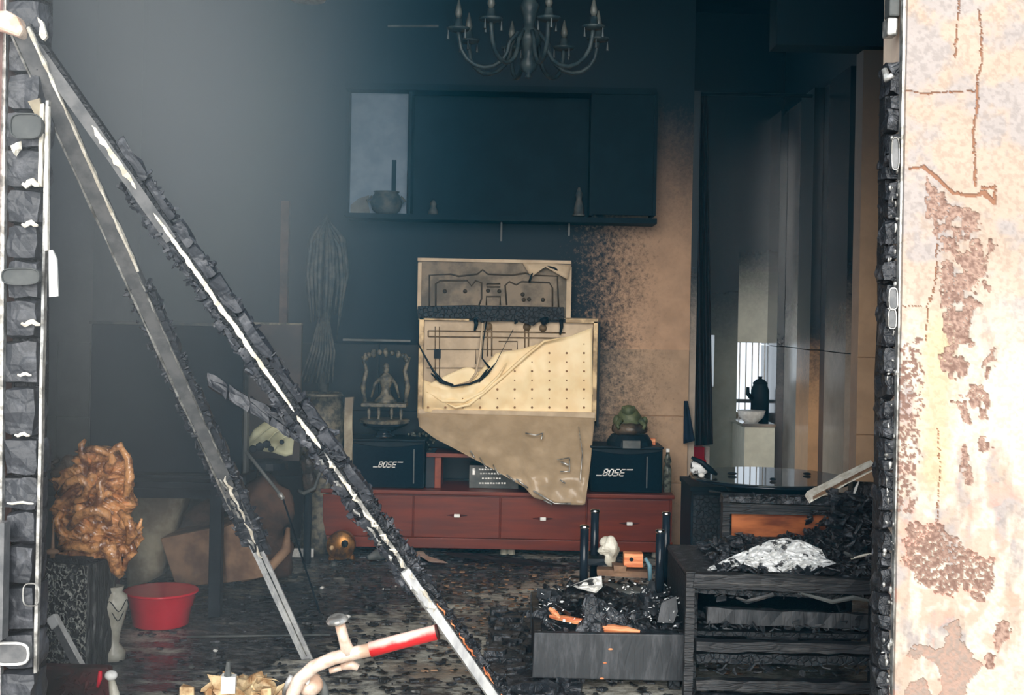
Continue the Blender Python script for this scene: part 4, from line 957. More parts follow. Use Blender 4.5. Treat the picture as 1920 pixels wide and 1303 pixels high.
m = MB(); a = P(426, 750, 5.7); b = P(462, 850, 5.7); m.box((a.x, 5.7, TZ), (b.x, 5.76, a.z)); tag(m.build('grey_post_box', 'grey', bevel=.004), 'upright grey box on the table beside the dark screen', 'box')
# melted pale shade
t = thing('melted_lamp_shade', 'pale green-white melted shade with burnt holes on the table corner', 'lamp shade', (P(505, 860, 5.9).x, 5.9, TZ))
M['shade'] = surf('pale_green_shade', lin(196, 196, 165), lin(160, 158, 128), .45, scale=6)
m = MB(); m.sheet([(462, 830), (475, 806), (500, 788), (525, 780), (545, 795), (552, 820)], [(460, 845), (480, 838), (492, 846), (510, 848), (535, 856), (548, 852)], 24, 10, lambda a, t_, u, v: 5.9 - .05 * math.sin(math.pi * a) * math.sin(math.pi * min(1, t_ + .2)), .003)
o = m.build('shade', 'shade', t, True)
m = MB()
for q in ([(470, 830), (500, 805), (530, 785)], [(492, 838), (515, 812), (540, 798)], [(515, 845), (530, 822), (548, 812)]): m.tube([P(u, v, 5.845) for u, v in q], .003, 6)
m.build('rib', 'shade', t, True)
m = MB()
for u, v, r in ((528, 829, 5), (487, 838, 9), (500, 833, 8), (474, 842, 8), (508, 842, 6)): MB().lathe(P(u, v, 5.835), [(r * S(5.8) * .8, 0), (r * S(5.8), .004)], 7, (0, 1, 0)).build('burnt_hole', 'black', t)
p = P(505, 856, 5.9); MB().lathe((p.x, 5.9, TZ), [(.09, 0), (.085, .03), (.06, .04)], 16).build('base', 'black', t)
# rod against table
t = thing('silver_rod', 'thin silver rod slanting in front of the black table', 'rod', P(532, 935, 5.32))
MB().tube([P(461, 846, 5.34), P(526, 928, 5.30)], .0075, 8).build('shaft', 'grey', t, True); MB().tube([P(524, 925, 5.30), P(531, 936, 5.298)], .011, 8).build('tip', 'silver', t, True)
MB().tube([P(531, 936, 5.30), FL(600, 1150)], .004, 6).build('cord', 'black', t)
# under the table
t = thing('cream_sack', 'cream sack leaning under the left part of the black table', 'sack', (P(290, 1000, 5.7).x, 5.8, 0))
MB().sheet([(225, 916), (345, 920)], [(240, 1110), (300, 1080)], 12, 12, lambda a, t_, u, v: 5.75 - .04 * math.sin(math.pi * a), .18).build('body', 'tan_sack', t, True)
t = thing('cardboard_box', 'crushed brown cardboard box under the black table', 'box', (P(430, 1090, 5.8).x, 5.8, 0))
def pf(u, v, Y): return P(u, v, Y)
m = MB(); m.prism([pf(300, 1010, 5.62), pf(420, 985, 5.62), pf(470, 1010, 5.62), pf(452, 1090, 5.62), pf(330, 1102, 5.62)], (0, .35, 0)); m.build('body', 'cardboard', t, bevel=.006)
m = MB(); m.prism([pf(418, 990, 5.58), pf(436, 982, 5.58), pf(500, 1045, 5.58), pf(492, 1082, 5.58), pf(425, 1092, 5.58)], (0, .03, 0)); m.build('flap', 'cardboard', t)
t = thing('brown_bundle', 'rolled brown cloth bundle stuffed under the black table', 'bundle', (P(480, 980, 5.9).x, 5.9, 0))
m = MB(); m.tube([P(300, 1045, 6.0), P(350, 990, 5.95), P(410, 945, 5.9)], [.05, .07, .05], 10); m.build('roll', 'brown_cloth', t, True)
m = MB(); m.blob(P(495, 960, 6.0), (.14, .08, .16), .25, 9, 20, 14, 2); m.blob(P(505, 1040, 6.0), (.12, .08, .12), .25, 9, 20, 14, 5); m.build('bulk', 'brown_cloth', t, True)
m = MB(); m.tube([P(452, 1088, 5.7), P(500, 1072, 5.7), P(536, 1032, 5.75), P(540, 990, 5.8)], [.01, .022, .024, .01], 8); m.build('tan_edge', 'cardboard', t, True)
m = MB()
for i in range(9): m.blob(FL(R.uniform(258, 330), R.uniform(1072, 1090)) + Vector((0, 0, .04 + R.random() * .08)), (.05, .04, .035), .4, 15, 12, 8, i)
tag(m.build('crumpled_bags', 'brown_cloth', None, True), 'heap of crumpled sooty plastic bags beside the root carving', 'bags', kind='stuff')
# between table and cabinet: hoses, small panel, brass drum
t = thing('hanging_cable', 'grey looped cable hanging beside the table leg', 'cable', P(585, 900, 6.5))
MB().tube([P(598, 830, 6.5), P(602, 880, 6.5), P(590, 915, 6.48), P(570, 925, 6.48), P(560, 920, 6.5)], .010, 8).build('loop', 'grey', t, True)
m = MB(); m.blob(P(578, 885, 6.6), (.045, .04, .10), .4, 14, 14, 12, 8); m.build('burnt_wad', 'gold_dk', t, True)
MB().tube([P(578, 925, 6.6), (P(578, 925, 6.6).x, 6.6, 0)], .02, 8).build('stand_pole', 'black', t)
m = MB(); q = FL(566, 1045); m.box((q.x - .075, q.y, 0), (q.x + .06, q.y + .02, .045)); tag(m.build('white_tile_piece', 'white'), 'white rectangular tile piece on the floor by the table leg', 'tile piece')
q = FL(641, 1033); q.y = 6.70; r = .072
t = thing('brass_drum', 'round brass drum-like ornament on the floor before the cabinet', 'ornament', (q.x, 6.7, 0))
MB().lathe((P(641, 1000, 6.7).x, 6.66, r + .008), [(r * .75, 0), (r, .004), (r, .07), (r * .9, .08)], 28, (0, 1, 0)).build('body', 'brass', t, True)
MB().lathe((P(641, 1000, 6.7).x, 6.654, r + .008), [(r, -.004), (r * 1.05, .004), (r * .86, .008), (r * .86, -.002)], 28, (0, 1, 0)).build('rim', 'brass', t, True)
MB().blob((P(648, 1000, 6.7).x, 6.65, r + .02), (.018, .008, .02), .2, 20, 10, 8).build('dark_inlay', 'black', t, True)
MB().blob((P(625, 1000, 6.7).x, 6.65, r), (.012, .008, .012), .2, 20, 10, 8).build('bright_inlay', 'yellow', t, True)
for sg in (-1, 1): MB().lathe((P(641, 1000, 6.7).x + sg * .05, 6.7, 0), [(.02, 0), (.015, .03)], 8).build('foot', 'brass', t)

# ---- charred pedestal
gx0, gx1 = P(72, 1040, 4.62), P(165, 1040, 4.62)
zt = P(120, 1042, 4.62).z
ped = thing('charred_pedestal', 'squared charred wooden pedestal with alligatored face under the root carving', 'pedestal', ((gx0.x + gx1.x) / 2, 4.75, 0))
def facegrid(p00, du, dv, nu, nv, nrm, amp, fr, st=(1, 1, 1)):
    m = MB(); v = []
    for j in range(nv + 1):
        for i in range(nu + 1):
            p = p00 + du * (i / nu) + dv * (j / nv); q = Vector((p.x * st[0], p.y * st[1], p.z * st[2]))
            e = 0 if i in (0, nu) or j in (0, nv) else 1
            h = (abs(noise.noise(q * fr)) - .25) * amp * e; v.append(p + nrm * -h)
    f = [(j * (nu + 1) + i, j * (nu + 1) + i + 1, (j + 1) * (nu + 1) + i + 1, (j + 1) * (nu + 1) + i) for j in range(nv) for i in range(nu)]
    return m.add(v, f)
e0 = P(72, 1250, 4.62); e1 = P(160, 1250, 4.56); e2 = P(214, 1250, 4.72)
for q in (e0, e1, e2): q.z = 0
up_ = Vector((0, 0, zt))
facegrid(e0, e1 - e0, up_, 56, 100, Vector((0, -1, 0)), .016, 46).build('front_face', 'gator', ped, True)
facegrid(e1, e2 - e1, up_, 30, 100, Vector((.7, -.7, 0)), .014, 40, (1, 1, .25)).build('side_face', 'stump_side', ped, True)
e3 = e0 + (e2 - e1) + Vector((.02, 0, 0)); m = MB(); m.prism([e0 + Vector((.004, .006, 0)), e1 + Vector((0, .008, 0)), e2 + Vector((-.006, .004, 0)), e2 + Vector((-.02, .12, 0)), e3 + Vector((0, .12, 0))], up_ - Vector((0, 0, .012))); m.build('core', 'char_dark', ped)
m = MB(); m.prism([q + Vector((0, 0, zt - .022)) for q in (e0 + Vector((-.006, -.008, 0)), e1 + Vector((0, -.012, 0)), e2 + Vector((.008, -.004, 0)), e2 + Vector((-.01, .13, 0)), e3 + Vector((0, .13, 0)))], (0, 0, .028)); m.build('top_slab', 'char_dark', ped, bevel=.006)
zt += .006
# ---- gold-brown root carving
cv = thing('root_carving', 'knotted gold-brown carved root sculpture standing on the charred pedestal', 'sculpture', (P(175, 1035, 4.7).x, 4.68, zt))
k = S(4.66)
prof = [(835, 150, 200), (850, 148, 232), (870, 132, 236), (890, 108, 240), (915, 104, 244), (940, 103, 248), (965, 106, 252), (990, 110, 258), (1015, 122, 258), (1030, 118, 254), (1040, 110, 246)]
def carving():
    nv, nu = 170, 190; v = []
    for i in range(nv + 1):
        vv = 835 + (1038 - 835) * i / nv
        for a, b in zip(prof, prof[1:]):
            if a[0] <= vv <= b[0]: t_ = (vv - a[0]) / (b[0] - a[0]); l = a[1] + (b[1] - a[1]) * t_; r = a[2] + (b[2] - a[2]) * t_; break
        c = P((l + r) / 2, vv, 4.68); hw = (r - l) / 2 * k; hd = .085 * (hw / .15) ** .5
        if i < 8: s_ = math.sin(math.pi / 2 * (i + .3) / 8.3); hw *= s_; hd *= s_
        for j in range(nu):
            a = 2 * math.pi * j / nu; q = Vector((math.cos(a) * hw, math.sin(a) * hd, 0)); p = c + q
            w_ = p * 7 + noise.noise_vector(p * 6) * 1.1
            h = (1 - 2.6 * abs(noise.noise(w_ * 1.5))) * .022 + (1 - 2.4 * abs(noise.noise(w_ * 3.2 + Vector((5, 0, 0))))) * .013 + (1 - 2.2 * abs(noise.noise(w_ * 8 + Vector((9, 0, 0))))) * .005
            v.append(c + q * .90 + Vector((math.cos(a), math.sin(a), 0)) * h)
    f = [(i * nu + j, (i + 1) * nu + j, (i + 1) * nu + (j + 1) % nu, i * nu + (j + 1) % nu) for i in range(nv) for j in range(nu)] + [tuple(range(nu)), tuple(nv * nu + j for j in range(nu - 1, -1, -1))]
    return MB().add(v, f).build('carved_body', 'gold', cv, True)
carving()
def root(pts, r, mt='gold', name='root_knot'): MB().tube([P(u, v, Y) for u, v, Y in pts], r, 10).build(name, mt, cv, True)
root([(200, 880, 4.62), (212, 862, 4.60), (206, 848, 4.60), (220, 838, 4.60), (230, 834, 4.60)], [.02, .016, .012, .013, .012]); root([(226, 838, 4.6), (240, 860, 4.61), (243, 895, 4.60), (236, 930, 4.60)], [.010, .014, .018, .012])
root([(160, 870, 4.62), (154, 850, 4.61), (152, 834, 4.61), (160, 824, 4.62)], [.014, .014, .012, .006]); root([(158, 845, 4.6), (180, 842, 4.59), (205, 852, 4.6)], [.010, .013, .010])
root([(112, 925, 4.60), (130, 905, 4.56), (150, 895, 4.55), (165, 912, 4.55), (158, 935, 4.56), (140, 940, 4.56)], [.012, .016, .018, .018, .014, .010])
root([(130, 990, 4.58), (150, 965, 4.55), (180, 955, 4.55), (200, 965, 4.56), (205, 985, 4.57)], [.014, .018, .02, .018, .012]); root([(178, 955, 4.55), (190, 930, 4.55), (186, 905, 4.56), (200, 890, 4.57)], [.014, .016, .014, .010])
root([(225, 960, 4.58), (240, 975, 4.55), (248, 1000, 4.56), (240, 1020, 4.57)], [.012, .018, .02, .012]); root([(200, 1020, 4.57), (214, 1045, 4.58), (218, 1068, 4.59), (228, 1080, 4.6)], [.03, .026, .022, .014])
root([(250, 1000, 4.6), (262, 985, 4.6), (266, 972, 4.6)], [.010, .008, .004]); root([(240, 1015, 4.58), (250, 1035, 4.58), (236, 1050, 4.6), (232, 1070, 4.6)], [.018, .016, .012, .008]); root([(110, 1030, 4.6), (140, 1022, 4.56), (175, 1028, 4.56), (205, 1015, 4.56)], [.012, .018, .018, .014])
root([(116, 960, 4.62), (106, 975, 4.61), (112, 995, 4.6), (122, 1005, 4.6)], [.010, .012, .012, .008])
m = MB()
for i, (u, v, r) in enumerate(((236, 978, .022), (172, 900, .02), (150, 955, .02), (186, 968, .018), (204, 925, .016), (160, 1010, .018))): m.blob(P(u, v, 4.565), (r, r * .9, r), .3, 30, 14, 10, i)
m.build('root_knot', 'gold', cv, True)
m = MB(); m.blob(P(128, 880, 4.66), (.058, .05, .045), .35, 16, 22, 16, 9); m.tube([P(100, 878, 4.66), P(96, 868, 4.66), P(112, 862, 4.66)], [.012, .008, .012], 8); m.build('sooted_knot', 'gold_dk', cv, True)
m = MB(); m.tube([P(98, 1045, 4.56), P(99, 1020, 4.56), P(100, 975, 4.56)], [.010, .006, .002], 8); m.blob(P(98, 1034, 4.55), (.022, .02, .010), .2, 30, 12, 8); tag(m.build('small_spire', 'cardboard', None, True), 'small brown pointed spire at the left front of the pedestal top', 'ornament')
# leaning stick with white head
a = P(106, 1172, 4.36); b = P(176, 1300, 4.28)
t = thing('leaning_pipe', 'dark pipe with a white square cap leaning on the charred pedestal', 'pipe', b)
tt_ = (b - a).normalized(); _, nn, ss = frame_of(a, b)
MB().bar(a, b, ss * .013, nn * .012, 6, .001).build('shaft', 'alu_dull', t); MB().bar(a + ss * .014, b + ss * .014, ss * .002, nn * .014, 1).build('bright_edge', 'white', t)
MB().bar(a - tt_ * .035, a + tt_ * .008, ss * .017, nn * .016, 1).build('white_cap', 'white', t, bevel=.003)
MB().bar(b, Vector((b.x + .05, b.y + .02, 0.0)), ss * .02, nn * .012, 1).build('lower_shaft', 'alu_dull', t)
# vase
vx = FL(222, 1236); k = S(vx.y)
t = thing('white_vase', 'white scroll-patterned vase between the pedestal and the red basin', 'vase', (P(212, 1200, vx.y).x, vx.y, 0))
x = P(212, 1200, vx.y).x; 
MB().lathe((x, vx.y, 0), [(.045, 0), (.046, .03), (.022, .06), (.026, .10), (.040, .15), (.052, .20), (.048, .235), (.03, .25), (.036, .27), (.030, .27)], 28).build('body', 'ceramic', t, True)
m = MB()
for z_, r_ in ((.205, .052), (.17, .046)):
    pts = [Vector((x + math.cos(a_) * (r_ + .0005), vx.y + math.sin(a_) * (r_ + .0005), z_ + .02 * math.sin(i * .9))) for i, a_ in enumerate([math.radians(-110 + 11 * q_) for q_ in range(13)])]
    m.tube(pts, .0018, 5)
m.build('scroll_line', 'black', t)
# red basin
bc_ = FL(302, 1172); bY = bc_.y; bxx = P(302, 1120, bY).x; rr = 66 * S(bY)
t = thing('red_basin', 'bright red plastic basin on the wet floor', 'basin', (bxx, bY, 0.004))
MB().lathe((bxx, bY, .004), [(0, .0), (rr * .74, 0), (rr * .79, .005), (rr * .86, .074), (rr * .91, .080), (rr * .99, .134), (rr * 1.02, .138), (rr * 1.02, .142), (rr * .96, .138), (rr * .89, .084), (rr * .84, .078), (rr * .77, .008), (0, .006)], 48).build('bowl', 'red_plastic', t, True)
MB().lathe((bxx, bY, .140), [(rr * .96, 0), (rr * 1.03, -.004), (rr * 1.05, 0), (rr * 1.03, .005), (rr * .96, .004)], 48).build('rim', 'red_plastic', t, True)
# bottom left foreground
q = P(120, 1250, 4.10)
t = thing('dark_red_bundle', 'flat dark bundle of scorched red cloth in front of the pedestal', 'bundle', (q.x, 4.2, 0))
x0_, x1_ = P(40, 1250, 4.1).x, P(205, 1250, 4.1).x
MB().box((x0_, 4.10, .0), (x1_, 4.15, q.z), .003).build('body', 'darkred', t, bevel=.01); MB().tube([P(188, 1258, 4.08), P(187, 1272, 4.08), P(183, 1288, 4.08)], [.006, .008, .005], 8).build('red_scrap', 'red_plastic', t, True); m = MB(); rubble(m, 40, lambda: tuple(P(R.uniform(110, 205), R.uniform(1262, 1303), R.uniform(4.07, 4.12))), (.012, .04), .2); m.build('scorched_folds', 'darkred', t)
q = P(208, 1264, 4.0); t = thing('white_finial', 'short white knobbed rod standing at the bottom left', 'rod', (q.x, 4.0, 0))
MB().blob((q.x, 4.0, q.z - .004), (.020, .02, .016), .05, 10, 14, 10).build('knob', 'white', t, True); MB().tube([(q.x + .022, 4.0, 0), (q.x + .012, 4.0, q.z * .6), (q.x, 4.0, q.z - .01)], [.02, .016, .009], 10).build('stem', 'ceramic', t, True)
t = thing('crumpled_yellow_heap', 'crumpled yellow-white burnt plastic heap at the bottom edge', 'debris', (P(460, 1300, 4.05).x, 4.05, 0))
xh = P(455, 1300, 4.05).x
m = MB(); m.blob((xh, 4.10, .04), (.10, .07, .075), .5, 22, 20, 12, 3)
rubble(m, 60, lambda: (xh + R.uniform(-.12, .11), 4.05 + R.uniform(-.05, .06), .06 + R.uniform(-.05, .075)), (.015, .05), .12, 1.2); m.build('heap', 'yellow', t, False)
for i, (u, v, w_) in enumerate(((350, 1300, 26), (392, 1297, 16), (500, 1298, 14))): m = MB(); m.boxpx(u - w_ / 2, v - 8, u + w_ / 2, v + 90, 4.0, .03, .008); m.build('shard', 'yellow', t)
m = MB(); a_ = P(430, 1266, 4.0); m.boxpx(415, 1268, 440, 1300, 3.98, .03, .003); m.build('white_block', 'white', t); MB().tube([P(428, 1240, 3.99), P(427, 1268, 3.99)], [.006, .012], 8).build('grey_tip', 'grey', t)
# ================================================================== handlebar in the foreground
HY = 2.95
t = thing('handlebar', 'scorched pale handlebar with a red grip in the foreground', 'handlebar', P(560, 1600, HY))
MB().tube([P(548, 1420, HY), P(545, 1330, HY), P(549, 1300, HY), P(562, 1274, HY), P(588, 1250, HY), P(625, 1234, HY), P(665, 1224, HY), P(700, 1217, HY)], .0155, 16).build('tube', 'pinkwhite', t, True)
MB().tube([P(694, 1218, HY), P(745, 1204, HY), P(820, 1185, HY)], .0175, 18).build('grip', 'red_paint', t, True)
MB().tube([P(818, 1185.5, HY), P(822, 1184.5, HY)], .0178, 18).build('grip_end', 'darkred', t)
st_ = MB().tube([P(654, 1226, HY), P(644, 1196, HY), P(636, 1164, HY)], [.0165, .0125, .0125], 14).build('mirror_stem', 'pinkwhite', t, True)
MB().lathe(P(632, 1162, HY), [(.024, -.004), (.026, 0), (.018, .008), (.010, .010)], 16, (-.15, -.25, 1)).build('stem_cap', 'silver', st_, True)
m = MB(); m.blob(P(580, 1280, HY + .03), (.030, .02, .022), .3, 30, 14, 10, 2); m.tube([P(640, 1250, HY + .02), P(660, 1246, HY + .02), P(672, 1252, HY + .02)], [.008, .012, .008], 8); m.tube([P(618, 1258, HY + .02), P(640, 1252, HY + .02)], .007, 8)
m.build('burnt_clamp', 'pinkwhite', t, True); MB().blob(P(576, 1276, HY + .01), (.007, .004, .012), .1, 10, 8, 6).build('bright_chip', 'white', t, True)
MB().tube([P(533, 1303, HY + .01), P(541, 1280, HY + .01), P(548, 1266, HY + .01)], [.006, .008, .008], 8).build('lever', 'silver', t, True)
MB().tube([P(595, 1270, HY + .04), P(608, 1290, HY + .04), P(614, 1330, HY + .04)], [.012, .010, .008], 8).build('cable', 'grey', t, True)
MB().tube([P(548, 1418, HY), (P(548, 1418, HY).x, HY, 0)], .02, 12).build('steering_stem', 'pinkwhite', t)
MB().box((P(548, 1418, HY).x - .12, HY - .12, -.02), (P(548, 1418, HY).x + .12, HY + .12, .01)).build('base_plate', 'black', t)
#@@RIGHTFRONT
# ================================================================== burnt low table with inverted stool
BX0, BX1 = P(1000, 1200, 4.45).x, P(1290, 1200, 4.45).x; BZ = P(1145, 1188, 4.45).z
lt = thing('burnt_low_table', 'charred low box table in the right foreground, heaped with debris', 'table', ((BX0 + BX1) / 2, 4.75, 0))
MB().box((BX0, 4.45, .035), (BX1, 4.475, BZ), .003).build('front_board', 'char_board', lt, bevel=.004)
MB().box((BX0 + .004, 4.476, .035), (BX0 + .028, 5.08, BZ), .002).build('side_board', 'char_grain', lt); MB().box((BX1 - .028, 4.476, .035), (BX1 - .004, 5.08, BZ), .002).build('side_board', 'char_grain', lt)
MB().box((BX0, 5.08, .035), (BX1, 5.1, BZ), .002).build('back_board', 'char_grain', lt); MB().box((BX0 + .03, 4.48, BZ - .03), (BX1 - .03, 5.075, BZ - .008), .003).build('top_board', 'char', lt)
for x in (BX0 + .04, BX1 - .04):
    for y in (4.50, 5.04): MB().box((x - .02, y - .02, 0), (x + .02, y + .02, .034)).build('foot', 'char_dark', lt)
for (u, v) in ((1145, 1217), (1128, 1272), (1135, 1243)):
    m = MB(); m.blob(P(u, v, 4.45), (.010, .004, .004), .3, 30, 10, 6, u); m.build('glowing_knot_scar', 'raw_orange', lt, True)
def TP(u, v, z): return FL(u, v, z)
def heap(name, label, spots, mt, h0, seed=0, cat='debris'):
    m = MB()
    for i, (p, r) in enumerate(spots):
        if i % 3 == 0: m.blob((p.x, p.y, p.z + r[2] * .3), r, .6, 26, 16, 9, seed + i)
        rubble(m, 7, lambda: (p.x + R.uniform(-1, 1) * r[0], p.y + R.uniform(-1, 1) * r[1], p.z + R.uniform(.2, 1.0) * r[2]), (.008, .030))
    return tag(m.build(name, mt, None, False), label, cat, kind='stuff')
heap('ash_debris', 'black crusted debris heap on the burnt low table', [(Vector((BX0 + .05 + R.random() * .46, 4.50 + R.random() * .55, BZ - .01)), (R.uniform(.03, .06), R.uniform(.03, .05), R.uniform(.02, .075))) for i in range(70)], 'char', 0, 3)
def crumple(name, label, u0, v0, u1, v1, Y, amp, mt, seed, cat='debris', top=None, bot=None):
    m = MB(); m.sheet(top or [(u0, v0), (u1, v0)], bot or [(u0, v1), (u1, v1)], 22, 14, lambda a, t_, u, v: Y - t_ * .08 + amp * (abs(noise.noise(Vector((u / 14, v / 10, seed)))) * 2 - .5), .006)
    return tag(m.build(name, mt, None, False), label, cat)
crumple('charred_paper_fold', 'grey-black folded charred sheet at the left of the debris heap', 1050, 1090, 1180, 1165, 4.68, .05, 'char_grain', 1, 'charred sheet', [(1062, 1102), (1110, 1085), (1165, 1110)], [(1035, 1158), (1110, 1165), (1195, 1160)])
crumple('charred_paper_fold', 'crumpled charred sheet right of centre on the debris heap', 1140, 1120, 1215, 1175, 4.62, .05, 'char_grain', 2, 'charred sheet', [(1150, 1130), (1190, 1112), (1212, 1140)], [(1150, 1168), (1172, 1174), (1205, 1150)])
crumple('white_burnt_paper', 'white burnt paper scrap at the back of the low table heap', 1070, 1080, 1130, 1110, 4.70, .03, 'white', 3, 'paper', [(1072, 1098), (1105, 1084), (1128, 1080)], [(1085, 1104), (1118, 1112), (1130, 1100)])
for i, (p0, p1, w_, lab) in enumerate((((1030, 1155), (1118, 1170), .012, 'orange raw split wood piece at the left of the low table'), ((1110, 1176), (1200, 1184), .015, 'bright orange split wood piece along the front of the low table'), ((1030, 1140), (1050, 1158), .010, 'small orange wood chip at the left corner of the low table'))):
    a = P(p0[0], p0[1], 4.56 - .04 * i); b = P(p1[0], p1[1], 4.52 - .03 * i); n_ = 7
    pts = [a.lerp(b, q_ / n_) + Vector((0, 0, R.uniform(-.002, .002))) for q_ in range(n_ + 1)]
    tag(MB().tube(pts, [w_ * (.25 + .75 * math.sin(.3 + 2.6 * q_ / n_)) for q_ in range(n_ + 1)], 7).build('split_wood', 'raw_orange', None, False), lab, 'wood piece')
m = MB(); m.prism([P(*q_, 4.58) for q_ in ((1092, 1150), (1097, 1126), (1106, 1142), (1112, 1148))], (0, .006, 0)); tag(m.build('orange_shard', 'raw_orange'), 'upright orange triangular shard on the folded charred sheet', 'wood piece')
m = MB()
for i in range(60):
    u, v = R.uniform(1190, 1285), R.uniform(1135, 1205); p = P(u, v, 4.50 + (1205 - v) / 70 * .3 + R.random() * .03); s_ = R.uniform(.003, .008)
    m.box((p.x - s_, p.y - s_, p.z - s_ * .4), (p.x + s_, p.y + s_, p.z + s_ * .4), s_ * .6)
tag(m.build('glinting_shards', 'grey'), 'glinting shards scattered at the right of the low table heap', 'shards', kind='stuff')
m = MB(); rubble(m, 60, lambda: (R.uniform(BX0 + .03, BX1 - .03), R.uniform(4.5, 4.9), BZ + R.uniform(.02, .07)), (.03, .07), .08)
tag(m.build('charred_paper_flakes', 'char_board'), 'large grey-black charred paper flakes on the low table heap', 'charred paper', kind='stuff')
m = MB(); rubble(m, 260, lambda: (R.uniform(BX0 + .02, BX1 - .01), R.uniform(4.46, 5.0), BZ + R.uniform(.02, .085)), (.003, .010), .3)
tag(m.build('pale_ash_bits', 'ash'), 'tiny pale ash bits scattered over the low table heap', 'ash', kind='stuff')
# inverted stool
sy0, sy1 = 4.86, 5.02
st = thing('upturned_stool', 'upturned low stool with four black tube legs and chrome tips', 'stool', (P(1170, 1110, 4.95).x, 4.95, BZ + .05))
zs = P(1170, 1112, 4.95).z
xA0, xA1 = P(1094, 1100, sy0).x, P(1236, 1100, sy0).x; xB0, xB1 = P(1113, 1100, 5.10).x, P(1247, 1100, 5.10).x
for (x, y, vt) in ((xA0, sy0, 985), (xA1, sy0, 993), (xB0, 5.10, 955), (xB1, 5.10, 960)):
    z1 = P(1170, vt, y).z
    if x in (xA0, xB0): z1 = P(1100, vt, y).z
    else: z1 = P(1240, vt, y).z
    lg = MB().lathe((x, y, zs + .003), [(.0165, 0), (.0165, z1 - zs - .012)], 18).build('leg', 'black_gloss', st, True)
    MB().lathe((x, y, z1 - .012), [(.0175, 0), (.0185, .004), (.0185, .010), (.014, .013)], 18).build('chrome_tip', 'chrome', lg, True)
MB().box((xA0 - .02, sy0 - .03, zs - .022), (xB1 + .02, 5.14, zs), .002).build('seat_board', 'black', st, bevel=.004)
MB().box((xA0 - .01, sy0 - .02, zs - .05), (xB1 + .01, 5.12, zs - .023), .003).build('seat_pad', 'char_dark', st)
MB().box((xA0 + .02, 4.90, zs), (xA1 - .03, 5.04, zs + .018), .004).build('cross_panel', 'grey', st)
m = MB(); m.blob(P(1142, 1033, 5.0), (.040, .03, .046), .45, 26, 22, 14, 4); m.blob(P(1135, 1018, 5.0), (.02, .02, .02), .5, 30, 14, 8, 7); tag(m.build('crumpled_white_bag', 'ceramic', None, False), 'crumpled pale bag between the legs of the upturned stool', 'bag')
t = thing('orange_block', 'small orange square block with a dark hole inside the upturned stool', 'block', P(1187, 1064, 4.96))
m = MB(); m.boxpx(1170, 1038, 1206, 1064, 4.94, .05); m.build('block', 'raw_orange', t, bevel=.003); MB().lathe(P(1184, 1049, 4.938), [(.008, 0), (.008, .003)], 10, (0, 1, 0)).build('hole', 'black', t)
for q in ((1120, 1070, 1215, 1082, 4.93), (1150, 1062, 1175, 1072, 4.92), (1100, 1048, 1150, 1060, 5.0)):
    m = MB(); m.boxpx(*q, .08, .004); tag(m.build('scorched_slat', 'cardboard' if q[0] != 1100 else 'black'), {1120: 'long scorched slat lying across the upturned stool', 1150: 'short scorched slat under the orange block', 1100: 'black slat behind the pale bag in the stool'}[q[0]], 'slat')
m = MB(); m.tube([P(1210, 1046, 4.93), P(1218, 1060, 4.92), P(1219, 1088, 4.92)], [.006, .009, .009], 8); tag(m.build('pale_blue_hook', 'pale_blue', None, True), 'pale blue bent plastic piece beside the orange block', 'plastic piece')
t = thing('broken_brick', 'scorched cream brick fragment on the floor below the cream pillar', 'brick', FL(1275, 1100)); 
for i, (u, v, w_, h_) in enumerate(((1274, 1098, 22, 40), (1283, 1062, 18, 26), (1268, 1060, 14, 40))):
    m = MB(); m.boxpx(u - w_ / 2, v - h_ / 2, u + w_ / 2, v + h_ / 2, 5.15 + i * .02, .06, .004); m.build('chunk', 'cardboard', t)
t.location = t.location

# ================================================================== charred slatted bench and armchair back
def BP(u, v, Y=4.30): return P(u, v, Y)
bn = thing('charred_slat_crate', 'big charred slatted wooden crate at the lower right', 'crate', (BP(1470, 1100).x, 4.7, 0))
bx0, bx1 = BP(1300, 1100).x, BP(1652, 1100).x
def rail(u0, v0, u1, v1, Y, d_, mt='char_grain', name='slat', seg=14, jit=.0035):
    a = P(u0, (v0[0] + v0[1]) / 2, Y); b = P(u1, (v1[0] + v1[1]) / 2, Y); hh = (v0[1] - v0[0]) / 2 * S(Y)
    return MB().bar(a, b, (0, 0, hh), (0, d_, 0), seg, jit).build(name, mt, bn)
rail(1300, (1073, 1100), 1652, (1086, 1114), 4.28, .02)
rail(1302, (1102, 1110), 1652, (1116, 1126), 4.30, .02, 'char_dark')
rail(1325, (1138, 1166), 1652, (1150, 1182), 4.33, .014, 'char_board')
rail(1304, (1200, 1218), 1652, (1206, 1224), 4.30, .02)
rail(1304, (1222, 1240), 1652, (1228, 1246), 4.31, .018, 'char_dark')
rail(1304, (1272, 1292), 1652, (1278, 1298), 4.30, .02)
rail(1304, (1300, 1340), 1652, (1306, 1346), 4.32, .018, 'char')
for u in (1293, ): 
    a = P(u, 1072, 4.28); MB().bar((a.x, 4.29, 0), (a.x + .004, 4.29, a.z), (.014, 0, 0), (0, .02, 0), 16, .002).build('post', 'char_grain', bn)
a = P(1640, 1085, 4.3); MB().bar((a.x, 4.30, 0), (a.x, 4.30, a.z), (.014, 0, 0), (0, .02, 0), 12, .002).build('post', 'char_dark', bn)
zt = P(1470, 1075, 4.4).z
MB().box((bx0, 5.0, 0), (bx1, 5.03, zt - .02), .004).build('back_board', 'char_dark', bn); MB().box((bx0 + .0, 4.33, zt - .035), (bx1, 5.0, zt - .012), .004).build('top_board', 'char', bn)
